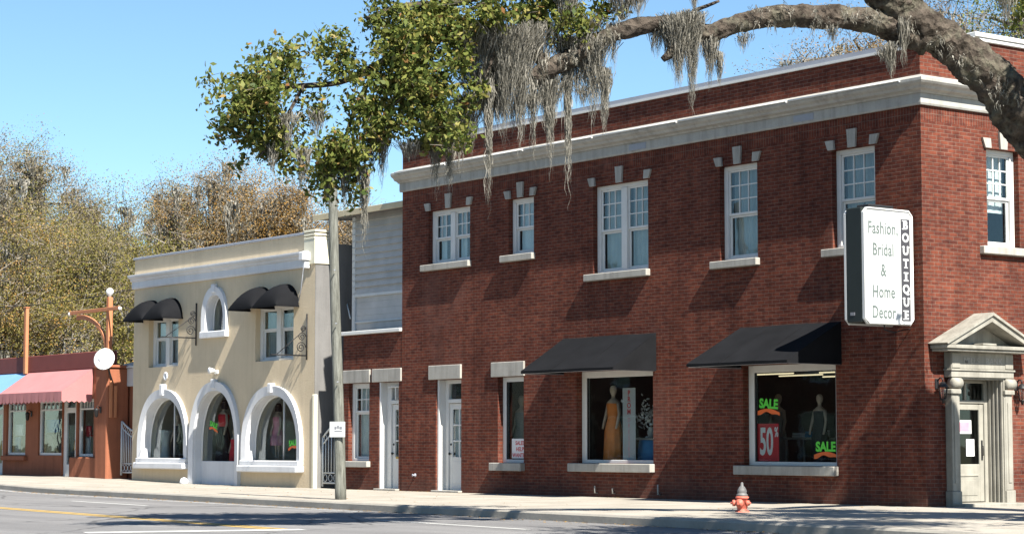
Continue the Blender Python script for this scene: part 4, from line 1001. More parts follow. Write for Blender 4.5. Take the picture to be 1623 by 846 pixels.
P_ = MB(); P_.bbox(-36.12, -35.28, -.30, .5, -.05, 3.72, .04); P_.bbox(-36.17, -35.22, -.34, .54, 3.723, 3.82, .02); P_.build('pillar', M['orange'], O)
MB().box(-35.93, CX0 - .01, .55, .75, -.1, 3.12).build('side_wall', M['orange'], O)
MB().bbox(-35.93, CX0 - .012, .42, .56, 3.123, 3.72, .01).build('fascia', M['gate'], O)
mb = MB(); mb.prism([(-35.85, .36, 3.723), (-35.85, .36, 3.78), (-35.85, 2.2, 4.25), (-35.85, 2.2, 4.19)], (1.83, 0, 0))
for k in range(7): mb.prism([(-35.8 + k * .27, .36, 3.783), (-35.8 + k * .27, .36, 3.81), (-35.8 + k * .27, 2.2, 4.28), (-35.8 + k * .27, 2.2, 4.253)], (.03, 0, 0))
mb.build('metal_roof', M['gate'], O)
def canvas(x0, x1, m, name, zt=3.76, zf=2.98, p=1.1, rightend=True):
    mb = MB(); 
    mb.add([(x0, 0.03, zt), (x1, 0.03, zt), (x1, -p, zf), (x0, -p, zf)], [(0, 1, 2, 3)])
    n = int((x1 - x0) / .3)
    for i in range(n):
        a, b = x0 + (x1 - x0) * i / n, x0 + (x1 - x0) * (i + 1) / n; dz = -p - .012 if i % 2 == 0 else -p + .0
        mb.add([(a, -p, zf), (b, -p, zf), (b, dz, zf - .31), ((a + b) / 2, dz, zf - .37), (a, dz, zf - .31)], [(0, 1, 2, 3, 4)])
    for x in (x0, x1):
        k = 6; hem = [(x, -p + (p + .0) * i / (2 * k), zf - .31 - (.06 if i % 2 else 0)) for i in range(2 * k + 1)]
        mb.prism([(x, .03, zt), (x, -p, zf)] + hem, (-.01 if x == x1 else .01, 0, 0))
    o = mb.build('awning', m, O, recalc=False)
    r = MB(); r.tube([(x0 + .03, -.0, zf), (x0 + .03, -p + .03, zf - .02), (x1 - .03, -p + .03, zf - .02), (x1 - .03, 0, zf)], .02, 6); r.build('awning_frame', M['metal_cap'], o)
canvas(-42.1, -37.0, M['pink'], 'pink'); canvas(-49.5, -42.16, M['blue'], 'blue')
def lamp(x, y, z):
    h = MB(); h.bbox(x - .05, x + .05, y - .03, y, z - .1, z + .1, .01); h.tube([(x, y - .02, z + .06), (x, y - .12, z + .14), (x, y - .16, z + .08)], .014, 6); h.lathe([(.02, .09), (.09, .03), (.08, 0), (.06, -.18), (.02, -.22)], (x, y - .16, z - .02), 8); h.build('wall_lamp', M['black_metal'], O)
lamp(-41.9, .05, 2.3); lamp(-35.7, -.30, 2.35)
# goods behind the orange shop's panes: framed pictures and stacked boxes
for k, (x, z, wd, h, m, lb) in enumerate(((-44.2, 1.0, .9, .5, 'bluecloth', 'blue boxed goods low in the left orange shop window'), (-43.9, 1.6, .8, .35, 'paper', 'pale picture card in the left orange shop window'), (-41.3, 1.0, .8, .55, 'stock', 'pale sculpted goods low in the middle orange shop window'), (-41.0, 1.7, 1.0, .4, 'bluecloth', 'blue picture hung in the middle orange shop window'), (-38.2, 1.55, .4, .3, 'red', 'red card in the orange shop window beside the pillar'), (-38.2, .95, .3, .5, 'paper', 'white card low in the orange shop window beside the pillar'))):
    mb = MB(); mb.bbox(x - wd / 2, x + wd / 2, .40, .5, z, z + h, .02); mb.bbox(x - wd / 2 - .03, x + wd / 2 + .03, .38, .52, z - .05, z - .002, .01)
    tag(mb.build('window_goods', M[m]), lb, 'shop goods', 'goods in the orange shop windows')
# timber posts
o = thing('timber_post', (-42.2, -.03, 3.75), 'plain orange timber post rising over the pink awning, the one further left', 'post'); MB().bbox(-42.30, -42.11, -.14, -.022, 3.7, 6.03, .015).build('post', M['orange_wood'], o)
MB().bbox(-42.32, -42.09, -.16, -.0, 6.032, 6.07, .01).build('cap', M['orange_wood'], o)
o = thing('timber_post', (-35.95, .1, 3.82), 'orange timber post with crossarm, curved brace and white ball on the pillar', 'post')
px_ = -35.95
MB().bbox(px_ - .09, px_ + .09, .0, .16, 3.82, 6.08, .015).build('post', M['orange_wood'], o)
MB().bbox(px_ - 2.85, px_ + .95, -.04, -.003, 5.62, 5.74, .012).build('crossarm', M['orange_wood'], o)
mb = MB(); n = 14; q = []
for i in range(n + 1):
    a = i / n * math.pi / 2; q.append((px_ - .1 - 2.3 + 2.3 * math.sin(a), 4.25 + 1.36 * math.cos(a)))
outer = q; inner = [(x - .02 - .10 * (i / n), z - .17 + .17 * (i / n)) for i, (x, z) in enumerate(q)]
mb.prism([(x, .02, z) for x, z in outer + inner[::-1]], (0, .1, 0)); mb.build('brace', M['orange_wood'], o)
MB().lathe([(.02, 0), (.05, .01), (.05, .05), (.10, .09), (.13, .17), (.11, .25), (.05, .30), (.01, .31)], (px_, .08, 6.08), 16).build('ball', M['lamp_globe'], o)
for x in (px_ - 2.87, px_ + .93): MB().lathe([(.0, 0), (.06, 0), (.06, .05), (.0, .06)], (x, -.02, 5.66), 10, axis='x').build('arm_cap', M['lamp_globe'], o)
for dx_ in (0, .16): MB().bbox(-35.275, -35.21, -.22 + dx_, -.12 + dx_, 2.1, 3.3 - dx_, .01).build('batten', M['orange_wood'], o)
# satellite dish
o = thing('satellite_dish', (-35.2, -.35, 3.3), 'round white satellite dish on the orange pillar', 'dish')
mb = MB(); cdir = Vector((.62, -.75, .22)).normalized(); xa = Vector((0, 0, 1)).cross(cdir).normalized(); ya_ = cdir.cross(xa); ctr = Vector((-35.05, -.50, 3.98)); vs = []; n, m_ = 24, 6
for side in (0, .02):
    for j in range(m_ + 1):
        r = .36 * j / m_
        for i in range(n):
            a = 2 * math.pi * i / n; vs.append(ctr + xa * r * math.cos(a) + ya_ * r * math.sin(a) + cdir * (r * r * .5 - side))
fs = [(s * (m_ + 1) * n + j * n + i, s * (m_ + 1) * n + j * n + (i + 1) % n, s * (m_ + 1) * n + (j + 1) * n + (i + 1) % n, s * (m_ + 1) * n + (j + 1) * n + i) for s in (0, 1) for j in range(m_) for i in range(n)]
fs += [(m_ * n + i, m_ * n + (i + 1) % n, (2 * m_ + 1) * n + (i + 1) % n, (2 * m_ + 1) * n + i) for i in range(n)]
mb.add(vs, fs, True); mb.build('reflector', M['dish'], o, recalc=False)
mb = MB(); mb.tube([ctr - ya_ * .34, ctr - ya_ * .15 + cdir * .42], .012, 6); mb.bbox(*sum(([c_ - .04, c_ + .04] for c_ in (ctr - ya_ * .13 + cdir * .44)), []), .01); mb.build('feed_arm', M['metal_cap'], o)
mb = MB(); mb.tube([ctr - cdir * .02, ctr - cdir * .18, Vector((-35.2, -.25, 3.55)), Vector((-35.24, -.1, 3.2))], .03, 8); mb.build('mast', M['black_metal'], o)

# ------------------------------------------------------------------ utility pole, notice, wires
o = thing('utility_pole', (-11.78, -6.04, 0), 'weathered grey wooden utility pole at the kerb before the cream building', 'utility pole')
mb = MB(); hs = np.linspace(-.1, 7.5, 24)
mb.tube([(-11.78 - .062 * h, -6.04 - .0 * h + .01 * math.sin(h), h) for h in hs], [.125 - .003 * h for h in hs], 16, .02); mb.build('shaft', M['pole'], o)
mb = MB()
for k, z in enumerate((2.6, 3.9, 5.1)): mb.tube([(-11.78 - .062 * z + .17, -6.12, z), (-11.78 - .062 * z + .24, -6.2, z)], .012, 5)
mb.build('bolt', M['metal_cap'], o)
nz = 1.55; nd = Vector((.62, -.78, 0)); nc = Vector((-11.83, -6.04, nz)) + nd * .13; nr = Vector((.78, .62, 0))
o = thing('pole_notice', nc - Vector((0, 0, .18)), 'white paper notice tacked to the utility pole', 'notice')
mb = MB(); mb.prism([nc + nr * a + Vector((0, 0, b)) for a, b in ((-.19, -.17), (.17, -.17), (.17, .17), (-.19, .17))], nd * .012); mb.build('sheet', M['sign_white'], o)
mb = MB()
for a0, a1, b in ((-.08, -.03, 0), (-.02, .03, .02), (.04, .10, 0), (-.08, .1, -.05)): mb.prism([nc + nd * .013 + nr * a + Vector((0, 0, c_)) for a, c_ in ((a0, b), (a1, b), (a1, b + .025 if b < -.01 else b + .06), (a0, b + .025 if b < -.01 else b + .06))], nd * .002)
mb.build('print', M['sign_grey'], o)
mb = MB(); a0, a1 = at(-150, 474, 88), at(240, 452, 70)
mb.tube([a0.lerp(a1, t) - Vector((0, 0, .5 * math.sin(math.pi * t))) for t in np.linspace(0, 1, 14)], .012, 5)
tag(mb.build('power_line', M['black_metal']), 'thin dark overhead wire crossing in front of the golden trees at left', 'wire')

# ------------------------------------------------------------------ fire hydrant
HX, HY = .18, -5.04
o = thing('fire_hydrant', (HX, HY, 0), 'short faded red fire hydrant with pointed silver cap on the sidewalk', 'hydrant')
b = MB(); b.lathe([(.0, -.02), (.13, -.02), (.13, .025), (.095, .03), (.09, .08), (.10, .09), (.10, .235), (.115, .24), (.125, .27), (.10, .29), (.0, .29)], (HX, HY, 0), 20); b.build('barrel', M['hydrant_red'], o)
b = MB(); b.lathe([(.0, .292), (.105, .292), (.105, .315), (.085, .33), (.085, .36), (.09, .375), (.075, .41), (.05, .455), (.03, .47), (.022, .53), (.0, .54)], (HX, HY, 0), 18); b.build('bonnet', M['hydrant_silver'], o)
ur = Vector((.598, .802, 0)); uf = Vector((.802, -.598, 0))
for dr, L, r in ((-ur, .175, .058), (ur * .8 + uf * .6, .14, .052), (uf * .9 - ur * .43, .17, .078)):
    dr = dr.normalized(); c0 = Vector((HX, HY, .165)); b = MB()
    b.tube([c0 + dr * .06, c0 + dr * (L - .05), c0 + dr * (L - .049), c0 + dr * L, c0 + dr * (L + .001), c0 + dr * (L + .035)], [r * .8, r * .8, r, r * .95, r * .35, r * .35], 12); b.build('nozzle_cap', M['hydrant_red'], o)
for k in range(6):
    a = k * math.pi / 3; MB().lathe([(.0, .026), (.012, .026), (.012, .045), (.0, .046)], (HX + .112 * math.cos(a), HY + .112 * math.sin(a), 0), 6).build('bolt', M['hydrant_silver'], o)

# ------------------------------------------------------------------ vegetation generators
def unit(n):
    v = rng.normal(0, 1, (n, 3)); return v / np.linalg.norm(v, axis=1, keepdims=True)
def leaves(cent, size, aspect=.5, droop=.3, out=None):
    """kite shaped leaves at centres"""
    n = len(cent); a = unit(n); a[:, 2] -= droop; a /= np.linalg.norm(a, axis=1, keepdims=True)
    b = np.cross(a, unit(n)); b /= np.linalg.norm(b, axis=1, keepdims=True); nn = np.cross(a, b)
    s = size * rng.uniform(.45, 1.35, (n, 1))
    return np.stack([cent - a * s * .5, cent + b * s * aspect * .5 + nn * s * .1, cent + a * s * .5, cent - b * s * aspect * .5 + nn * s * .1], 1)
def sprays(c, rad, n, per, spread):
    u = np.clip(rng.normal(0, .44, (n, 3)), -1.15, 1.15) * np.array(rad); p = np.array(c) + u
    q = np.repeat(p, per, 0) + rng.normal(0, spread, (n * per, 3)); return p, q
def moss_strands(top, L, wd, n, rib=.028, lean=(0, 0)):
    """a beard: ribbons of several quads, tapering and wavering; returns quads"""
    out = []; top = np.array(top)
    for i in range(n):
        off = rng.normal(0, 1, 2) * wd * .5; l = L * (.62 + .4 * rng.random() if i % 3 == 0 else rng.beta(2.4, 1.4)) * max(.25, 1 - .55 * np.hypot(*off) / (wd + 1e-6))
        k = max(3, int(l / .075)); x = top + np.array([off[0], off[1], rng.uniform(-.06, .04)]); w0 = rib * rng.uniform(.45, 1.2); ph = rng.uniform(0, 6.3, 4)
        ang = rng.uniform(0, math.pi); d = np.array([math.cos(ang), math.sin(ang), 0]); inw = -off * .55 / k
        for j in range(k):
            nx = x + np.array([inw[0] + lean[0] / k + .024 * math.sin(ph[0] + j * 1.1) + rng.normal(0, .004), inw[1] + lean[1] / k + .024 * math.sin(ph[1] + j * 1.3) + rng.normal(0, .004), -l / k])
            wa, wb = w0 * (1 - j / k) ** .6, w0 * (1 - (j + 1) / k) ** .6
            ang += rng.normal(0, .22); d2_ = np.array([math.cos(ang), math.sin(ang), 0])
            out.append([x - d * wa, x + d * wa, nx + d2_ * wb, nx - d2_ * wb]); x = nx; d = d2_
    return out
def curve3(pts, n):
    """Catmull-Rom through points (n per span)"""
    P = [np.array(p, float) for p in pts]; P = [2 * P[0] - P[1]] + P + [2 * P[-1] - P[-2]]; out = []
    for i in range(1, len(P) - 2):
        for t in np.linspace(0, 1, n, endpoint=False):
            a, b, c, d = P[i - 1], P[i], P[i + 1], P[i + 2]
            out.append(.5 * ((2 * b) + (c - a) * t + (2 * a - 5 * b + 4 * c - d) * t * t + (3 * b - a - 3 * c + d) * t ** 3))
    out.append(P[-2]); return out

# ------------------------------------------------------------------ the live oak at the corner
OB = at(1965, 823, 34.5); OB.z = 0
oak = thing('live_oak', OB, 'large live oak whose mossy limb arches over the street in front of the brick building', 'tree')
def limb(pts, name, nper=16, jit=.03, sides=34, parent=oak):
    """pts: (px, py, depth, radius px)"""
    p3 = [(*at(px, py, d), r * d / F) for px, py, d, r in pts]
    c = curve3(p3, nper); mb = MB(); mb.tube([q[:3] for q in c], [max(.008, q[3]) for q in c], sides, jit, lump=.22 if sides > 20 else .1); return mb.build(name, M['bark'], parent)
mb = MB(); base = [(*(OB + Vector((0, 0, -.15))), 1.05), (*(OB + Vector((0, 0, .25))), .8), (*(OB + Vector((-.1, -.05, 1.2))), .66), (*(OB + Vector((-.25, -.15, 2.6))), .62), (*at(1860, 450, 34.3), .58), (*at(1760, 330, 34.2), .50)]
c = curve3(base, 6); mb.tube([q[:3] for q in c], [q[3] for q in c], 18, .05); mb.build('trunk', M['bark'], oak)
limb([(1775, 345, 34.2, 50), (1700, 262, 34.1, 43), (1623, 188, 34, 39), (1560, 116, 33.9, 35), (1500, 66, 33.9, 33), (1448, 34, 33.8, 34), (1415, 0, 33.8, 36), (1370, -50, 33.6, 30), (1290, -130, 33, 24), (1180, -190, 32.4, 16)], 'limb', 20)
limb([(1470, 60, 33.85, 30), (1420, 44, 33.8, 25), (1370, 33, 33.7, 20), (1300, 27, 33.6, 19), (1225, 26, 33.5, 17), (1170, 38, 33.4, 15), (1120, 52, 33.3, 15), (1060, 37, 33.2, 14), (1000, 46, 33.1, 13), (955, 62, 33, 13), (905, 92, 32.9, 15), (868, 112, 32.8, 16), (845, 126, 32.8, 13)], 'limb', 18)
c = curve3([(8.0, -1.6, 2.6, .45), (8.25, -1.25, 4.4, .46), (8.2, -.95, 6.5, .43), (8.1, -.72, 9.0, .46), (8.1, -.70, 10.2, .43), (8.2, -1.5, 10.9, .34), (8.8, -3.4, 11.2, .26), (9.5, -4.8, 11.4, .12)], 6); mb = MB(); mb.tube([q[:3] for q in c], [q[3] for q in c], 16, .06); mb.build('limb', M['bark'], oak)
UPX = [((6.4, -1.08, 8.7), (1.5, .18, .45), 80)]  # unseen leaf clump, placed and thinned to shade the corner front
limb([(1960, 380, 34.5, 36), (2080, 160, 32.0, 30), (2120, 0, 28.5, 18)], 'limb', 6)
limb([(868, 105, 32.8, 12), (820, 60, 32.7, 9), (760, 40, 32.6, 8), (690, 55, 32.5, 7), (620, 90, 32.4, 6), (540, 130, 32.3, 5), (450, 140, 32.2, 4), (390, 170, 32.1, 2)], 'branch', 6, .04, 8)
limb([(1180, -190, 32.4, 15), (1000, -140, 32.3, 12), (860, -60, 32.3, 9), (740, 0, 32.3, 7), (640, 10, 32.2, 5), (580, 30, 32.1, 3)], 'branch', 6, .04, 8)
limb([(700, 50, 32.5, 5), (660, 130, 32.4, 4), (650, 200, 32.4, 3)], 'branch', 5, .04, 7)
limb([(600, 100, 32.4, 4), (560, 180, 32.3, 3.5), (540, 260, 32.2, 2.5), (545, 300, 32.2, 1.5)], 'branch', 5, .04, 7)
limb([(480, 138, 32.2, 3), (440, 210, 32.1, 2.5), (410, 250, 32.1, 1.5)], 'branch', 5, .04, 7)
limb([(830, 70, 32.7, 5), (800, 44, 32.5, 4), (785, 60, 32.3, 3.5), (778, 100, 32.2, 2.5), (768, 125, 32.2, 1.5)], 'branch', 5, .04, 7)
limb([(745, 15, 32.3, 3), (785, 0, 32.2, 4), (830, -20, 32.2, 5)], 'branch', 5, .04, 7)
limb([(1075, 45, 33.2, 12), (1066, 80, 33.1, 9), (1050, 95, 33.1, 5)], 'branch', 5, .06, 8)
limb([(1090, 42, 33.2, 7), (1098, 20, 33.1, 4), (1125, 8, 33.0, 3), (1140, 2, 33, 2)], 'branch', 5, .06, 7)
LEAFQ = []; SPR = []
BL = [(800, 45, 34, 22, .4), (935, 100, 14, 30, .5), (748, 150, 26, 36, .45), (735, 215, 16, 24, .4), (735, 40, 36, 45, .5), (890, 8, 40, 20, .5), (660, 100, 90, 90, .5), (405, 150, 72, 62, 1.2), (445, 100, 50, 38, .8), (360, 212, 42, 22, .6), (430, 225, 60, 45, .9), (362, 196, 26, 16, .3), (520, 70, 42, 32, .55), (545, 110, 40, 50, .5), (497, 175, 34, 36, .45), (535, 235, 50, 46, .75), (515, 285, 46, 34, .7), (562, 290, 22, 34, .7), (545, 245, 50, 40, .6), (648, 55, 68, 66, 1.2), (645, 140, 78, 62, 1.3), (690, 190, 56, 46, .9), (600, 180, 52, 46, .9), (700, 30, 55, 45, .9), (590, 20, 28, 42, .5), (590, 215, 26, 22, .35), (690, 228, 40, 16, .7), (840, 22, 56, 32, 1.1), (905, 34, 46, 34, 1.0), (775, 18, 50, 30, 1.0), (965, 20, 34, 24, .6), (735, 110, 30, 60, .35), (860, -20, 60, 30, .5), (1610, 8, 42, 34, .4), (470, 255, 42, 24, .35)]
for px, py, rx, ry, dens in BL:
    d = 32.3 + rng.uniform(-.4, .4) + (.9 if px > 800 else 0) + (1.2 if px > 1500 else 0)
    c_ = at(px, py, d); k = d / F; nsp = int(dens * rx * ry * .0235)
    p_, q = sprays(c_, (rx * k * .95, rx * k * .95, ry * k), max(6, nsp), 21, .078)
    SPR.append(p_); LEAFQ.append(leaves(q, .105, .52, .25))
quads_obj('crown', np.concatenate(LEAFQ), M['leaf_oak'], oak)
# twigs to the sprays
sp = np.concatenate(SPR); sel = sp[rng.choice(len(sp), 520, replace=False)]; tq = []
for s_ in sel:
    e = s_ + np.clip(rng.normal(0, .2, 3), -.3, .3); d = e - s_; sd = np.cross(d, [.6, .8, .1]); sd = sd / (np.linalg.norm(sd) + 1e-9) * .007; tq.append([s_ - sd, s_ + sd, e + sd * .4, e - sd * .4])
quads_obj('twigs', tq, M['twig'], oak)
# rest of the crown, over the frame, that shades the street
UQ = []
for px, py, d, rx, ry, dens in ((620, -150, 33, 150, 100, .9), (760, -150, 33, 150, 100, .9), (930, -180, 33.5, 170, 110, .8), (1120, -300, 33, 150, 80, .4)):
    c_ = at(px, py, d); k = d / F; _, q = sprays(c_, (rx * k, rx * k, ry * k), int(dens * rx * ry * .020), 12, .13); UQ.append(leaves(q, .21, .55, .2))
for x, y, z, r_, n_ in ((11.4, -6.4, 10.0, 1.6, 280), (12.2, -4.9, 9.2, 1.5, 260), (9.4, -4.6, 9.6, 1.1, 120), (11.4, -9.8, 9.6, 1.5, 230), (13.0, -8.4, 8.4, 1.6, 240), (13, -11, 10, 1.8, 200)):
    _, q = sprays((x, y, z), (r_, r_, r_ * .75), n_, 12, .16); UQ.append(leaves(q, .21, .55, .2))
for c_, r_, n_ in UPX:
    _, q = sprays(c_, r_, n_, 12, .08); UQ.append(leaves(q, .2, .55, .2))
quads_obj('upper_crown', np.concatenate(UQ), M['leaf_oak'], oak)
# Spanish moss: each beard hangs as one piece
BE = [(740, 40, 160, 40, 90, 32.9), (780, 110, 225, 60, 110, 32.9), (850, 40, 150, 44, 80, 32.8), (915, 70, 180, 30, 60, 33.1), (810, 150, 215, 50, 60, 32.8), (930, 30, 110, 40, 60, 33.1), (805, 48, 185, 56, 150, 32.5), (790, 60, 200, 46, 110, 32.7), (828, 66, 215, 26, 70, 32.6), (760, 60, 150, 50, 90, 32.4), (770, 130, 210, 40, 70, 32.8),
      (870, 125, 235, 30, 60, 32.9), (898, 60, 190, 26, 60, 33.0), (940, 60, 215, 30, 80, 33.0), (958, 110, 222, 12, 40, 33.0), (972, 40, 120, 16, 24, 33.1),
      (872, 118, 292, 9, 34, 32.9), (900, 100, 335, 8, 26, 33.0), (745, 150, 255, 30, 46, 32.6), (690, 190, 322, 20, 46, 32.4), (712, 180, 325, 18, 50, 32.4), (728, 160, 300, 14, 24, 32.5),
      (775, 125, 372, 7, 22, 32.4), (1075, 26, 150, 32, 130, 33.1), (1096, 20, 188, 22, 70, 33.1), (1060, 40, 120, 18, 40, 33.2), (1125, 60, 150, 18, 44, 33.3), (1140, 85, 150, 8, 20, 33.3), (1178, 55, 90, 14, 16, 33.4), (1040, 48, 100, 14, 20, 33.2),
      (606, 205, 310, 14, 26, 32.3), (578, 285, 402, 8, 22, 32.2), (590, 210, 290, 18, 24, 32.3), (455, 180, 250, 24, 34, 32.1), (432, 230, 285, 14, 18, 32.1), (502, 175, 235, 22, 26, 32.2), (480, 235, 320, 18, 22, 32.2), (545, 250, 345, 18, 30, 32.2), (520, 265, 335, 14, 20, 32.2), (575, 270, 330, 16, 20, 32.2),
      (670, 60, 130, 30, 26, 32.2), (1412, 70, 130, 18, 34, 33.6), (1432, 30, 120, 10, 22, 33.5), (1400, 80, 102, 14, 20, 33.6), (1320, 40, 78, 16, 18, 33.5), (1290, 34, 60, 10, 10, 33.5), (985, -30, 60, 40, 70, 33.0), (1010, -20, 40, 26, 34, 33.0), (900, -30, 60, 40, 50, 32.7), (1595, -20, 45, 30, 40, 34.0), (1100, -40, 40, 16, 40, 33.0),
      (650, 225, 262, 30, 30, 32.3), (740, 190, 240, 26, 30, 32.6), (845, 150, 200, 18, 26, 32.7), (825, 120, 262, 14, 22, 32.6), (845, 128, 275, 9, 18, 32.7), (800, 120, 250, 26, 22, 32.6), (925, 140, 175, 16, 20, 33.0)]
for px, t0, t1, wd, n_, d in BE:
    c_ = at(px, t0, d); k = d / F
    quads_obj('moss', moss_strands(c_, (t1 - t0) * k * 1.12, wd * k, int(n_ * 5.6), .0075), M['moss'], oak)
# moss tatters along the big limb
mq = []
for (x0, y0, x1, y1, d, n_) in ((1180, 22, 1400, 24, 33.5, 40), (1440, 30, 1620, 170, 33.8, 40), (850, 105, 1000, 40, 32.9, 30)):
    for i in range(n_):
        t = rng.uniform(0, 1); c_ = at(x0 + (x1 - x0) * t + rng.normal(0, 8), y0 + (y1 - y0) * t + rng.normal(0, 10), d - .25 + rng.uniform(-.1, .1)); mq += moss_strands(c_, rng.uniform(.08, .3), .06, 9, .008)
quads_obj('moss', mq, M['moss'], oak)

# dead leaves along the gutter and the foot of the walls
lq = []
for i in range(900):
    x = rng.uniform(-30, 6)
    if i % 3: y = kerb_y(x) - abs(rng.normal(0, .25)) - .02; z = RZ + rise(x) + .012
    elif i % 2: y = -abs(rng.normal(0, .25)) - .02; z = rise(x) + .012
    else: y = rng.uniform(kerb_y(x) + .2, -.1); z = rise(x) + .012
    a = rng.uniform(0, 6.28); d = np.array([math.cos(a), math.sin(a), rng.uniform(-.2, .2)]) * rng.uniform(.02, .05); e = np.array([-math.sin(a), math.cos(a), rng.uniform(-.2, .2)]) * rng.uniform(.012, .025); c_ = np.array([x, y, z])
    lq.append([c_ - d, c_ + e, c_ + d, c_ - e])
lf = thing('fallen_leaves', (-10, -7, 0), 'dead brown leaves strewn along the gutter and the foot of the walls', 'leaves'); lf['kind'] = 'stuff'
lo_ = quads_obj('leaf_litter', lq, M['leaf_gold'], lf); lo_['kind'] = 'stuff'

# ------------------------------------------------------------------ background trees
def bg_tree(px, ytop, d, hw, ybot, label, mix, seed, n_leaf=1.0, moss=30, twigs=1.0, name='oak_tree', lsize=.20, where=None):
    global rng
    rng = np.random.default_rng(seed); rs = random.Random(seed)
    c0 = at(px, 700, d); base = Vector((c0.x, c0.y, -.3)); k = d / F
    top = at(px, ytop, d).z; low = at(px, ybot, d).z; W = hw * k; H = top - low
    if where: base = Vector((where[0], where[1], -.3)); top, low, W = where[2], where[3], where[4]; H = top - low
    o = thing(name, base, label, 'tree', 'trees behind the shops')
    tr = MB(); tq = []; ends = []
    hub = Vector((base.x, base.y, low + H * .12)); r0 = .028 * (top - base.z)
    tr.tube([base, base.lerp(hub, .5) + Vector((rs.uniform(-.3, .3), rs.uniform(-.3, .3), 0)), hub], [r0 * 1.25, r0, r0 * .8], 10, .06)
    nl = 11
    for i in range(nl):
        a = 2 * math.pi * i / nl + rs.uniform(-.3, .3); el = rs.uniform(.05, 1.35) if i else 1.5
        dirv = Vector((math.cos(a) * math.cos(el) * W, math.sin(a) * math.cos(el) * W, math.sin(el) * H * .88))
        e = hub + dirv * rs.uniform(.8, 1.0); m1 = hub + dirv * .45 + Vector((rs.uniform(-.1, .1) * W, rs.uniform(-.1, .1) * W, -.05 * H))
        pts = curve3([hub, m1, e], 5); tr.tube(pts, [max(.02, r0 * .55 * (1 - j / len(pts)) ** 1.1) for j in range(len(pts))], 7, .08)
        for j in range(9):
            s_ = Vector(pts[rs.randint(3, len(pts) - 1)]); e2 = s_ + Vector((rs.gauss(0, 1) * W * .22, rs.gauss(0, 1) * W * .22, abs(rs.gauss(0, 1)) * H * .13 + rs.uniform(-.04, .05) * H))
            mm = s_.lerp(e2, .5) + Vector((rs.gauss(0, .2), rs.gauss(0, .2), rs.gauss(0, .2))); tr.tube([s_, mm, e2], [r0 * .16, r0 * .10, .015], 5); ends += [np.array(mm), np.array(e2), np.array(e2)]
    tr.build('trunk', M['bark_bg'], o)
    E_ = np.array(ends)
    # twigs
    n = int(1500 * twigs); s_ = E_[rng.integers(0, len(E_), n)] + rng.normal(0, .3, (n, 3)) * [1, 1, .7]; dv = unit(n); dv[:, 2] = np.abs(dv[:, 2]) * .8; e = s_ + dv * rng.uniform(.4, 1.5, (n, 1)); sd = np.cross(dv, unit(n)); sd /= np.linalg.norm(sd, axis=1, keepdims=True); sd *= .018
    quads_obj('twigs', np.stack([s_ - sd, s_ + sd, e + sd * .3, e - sd * .3], 1), M['twig'], o)
    tips = np.concatenate([E_, e])
    for m, w_ in mix.items():
        n = int(22000 * w_ * n_leaf); cl = int(max(6, n / 60)); cc = tips[rng.integers(0, len(tips), cl)] + rng.normal(0, .3, (cl, 3))
        q = np.repeat(cc, 60, 0) + np.clip(rng.normal(0, .8, (cl * 60, 3)), -1.3, 1.3) * [1, 1, .7] * np.repeat(rng.uniform(.30, .85, (cl, 1)), 60, 0); quads_obj('crown', leaves(q, lsize, .5, .2), M[m], o)
    if moss:
        mq = []
        for i in range(int(moss * 1.7)):
            c_ = E_[rng.integers(0, len(E_))] + rng.normal(0, .2, 3); mq += moss_strands(c_, rng.uniform(.9, 3.0), .42, 24, .05)
        quads_obj('moss', mq, M['moss'], o)
    return o
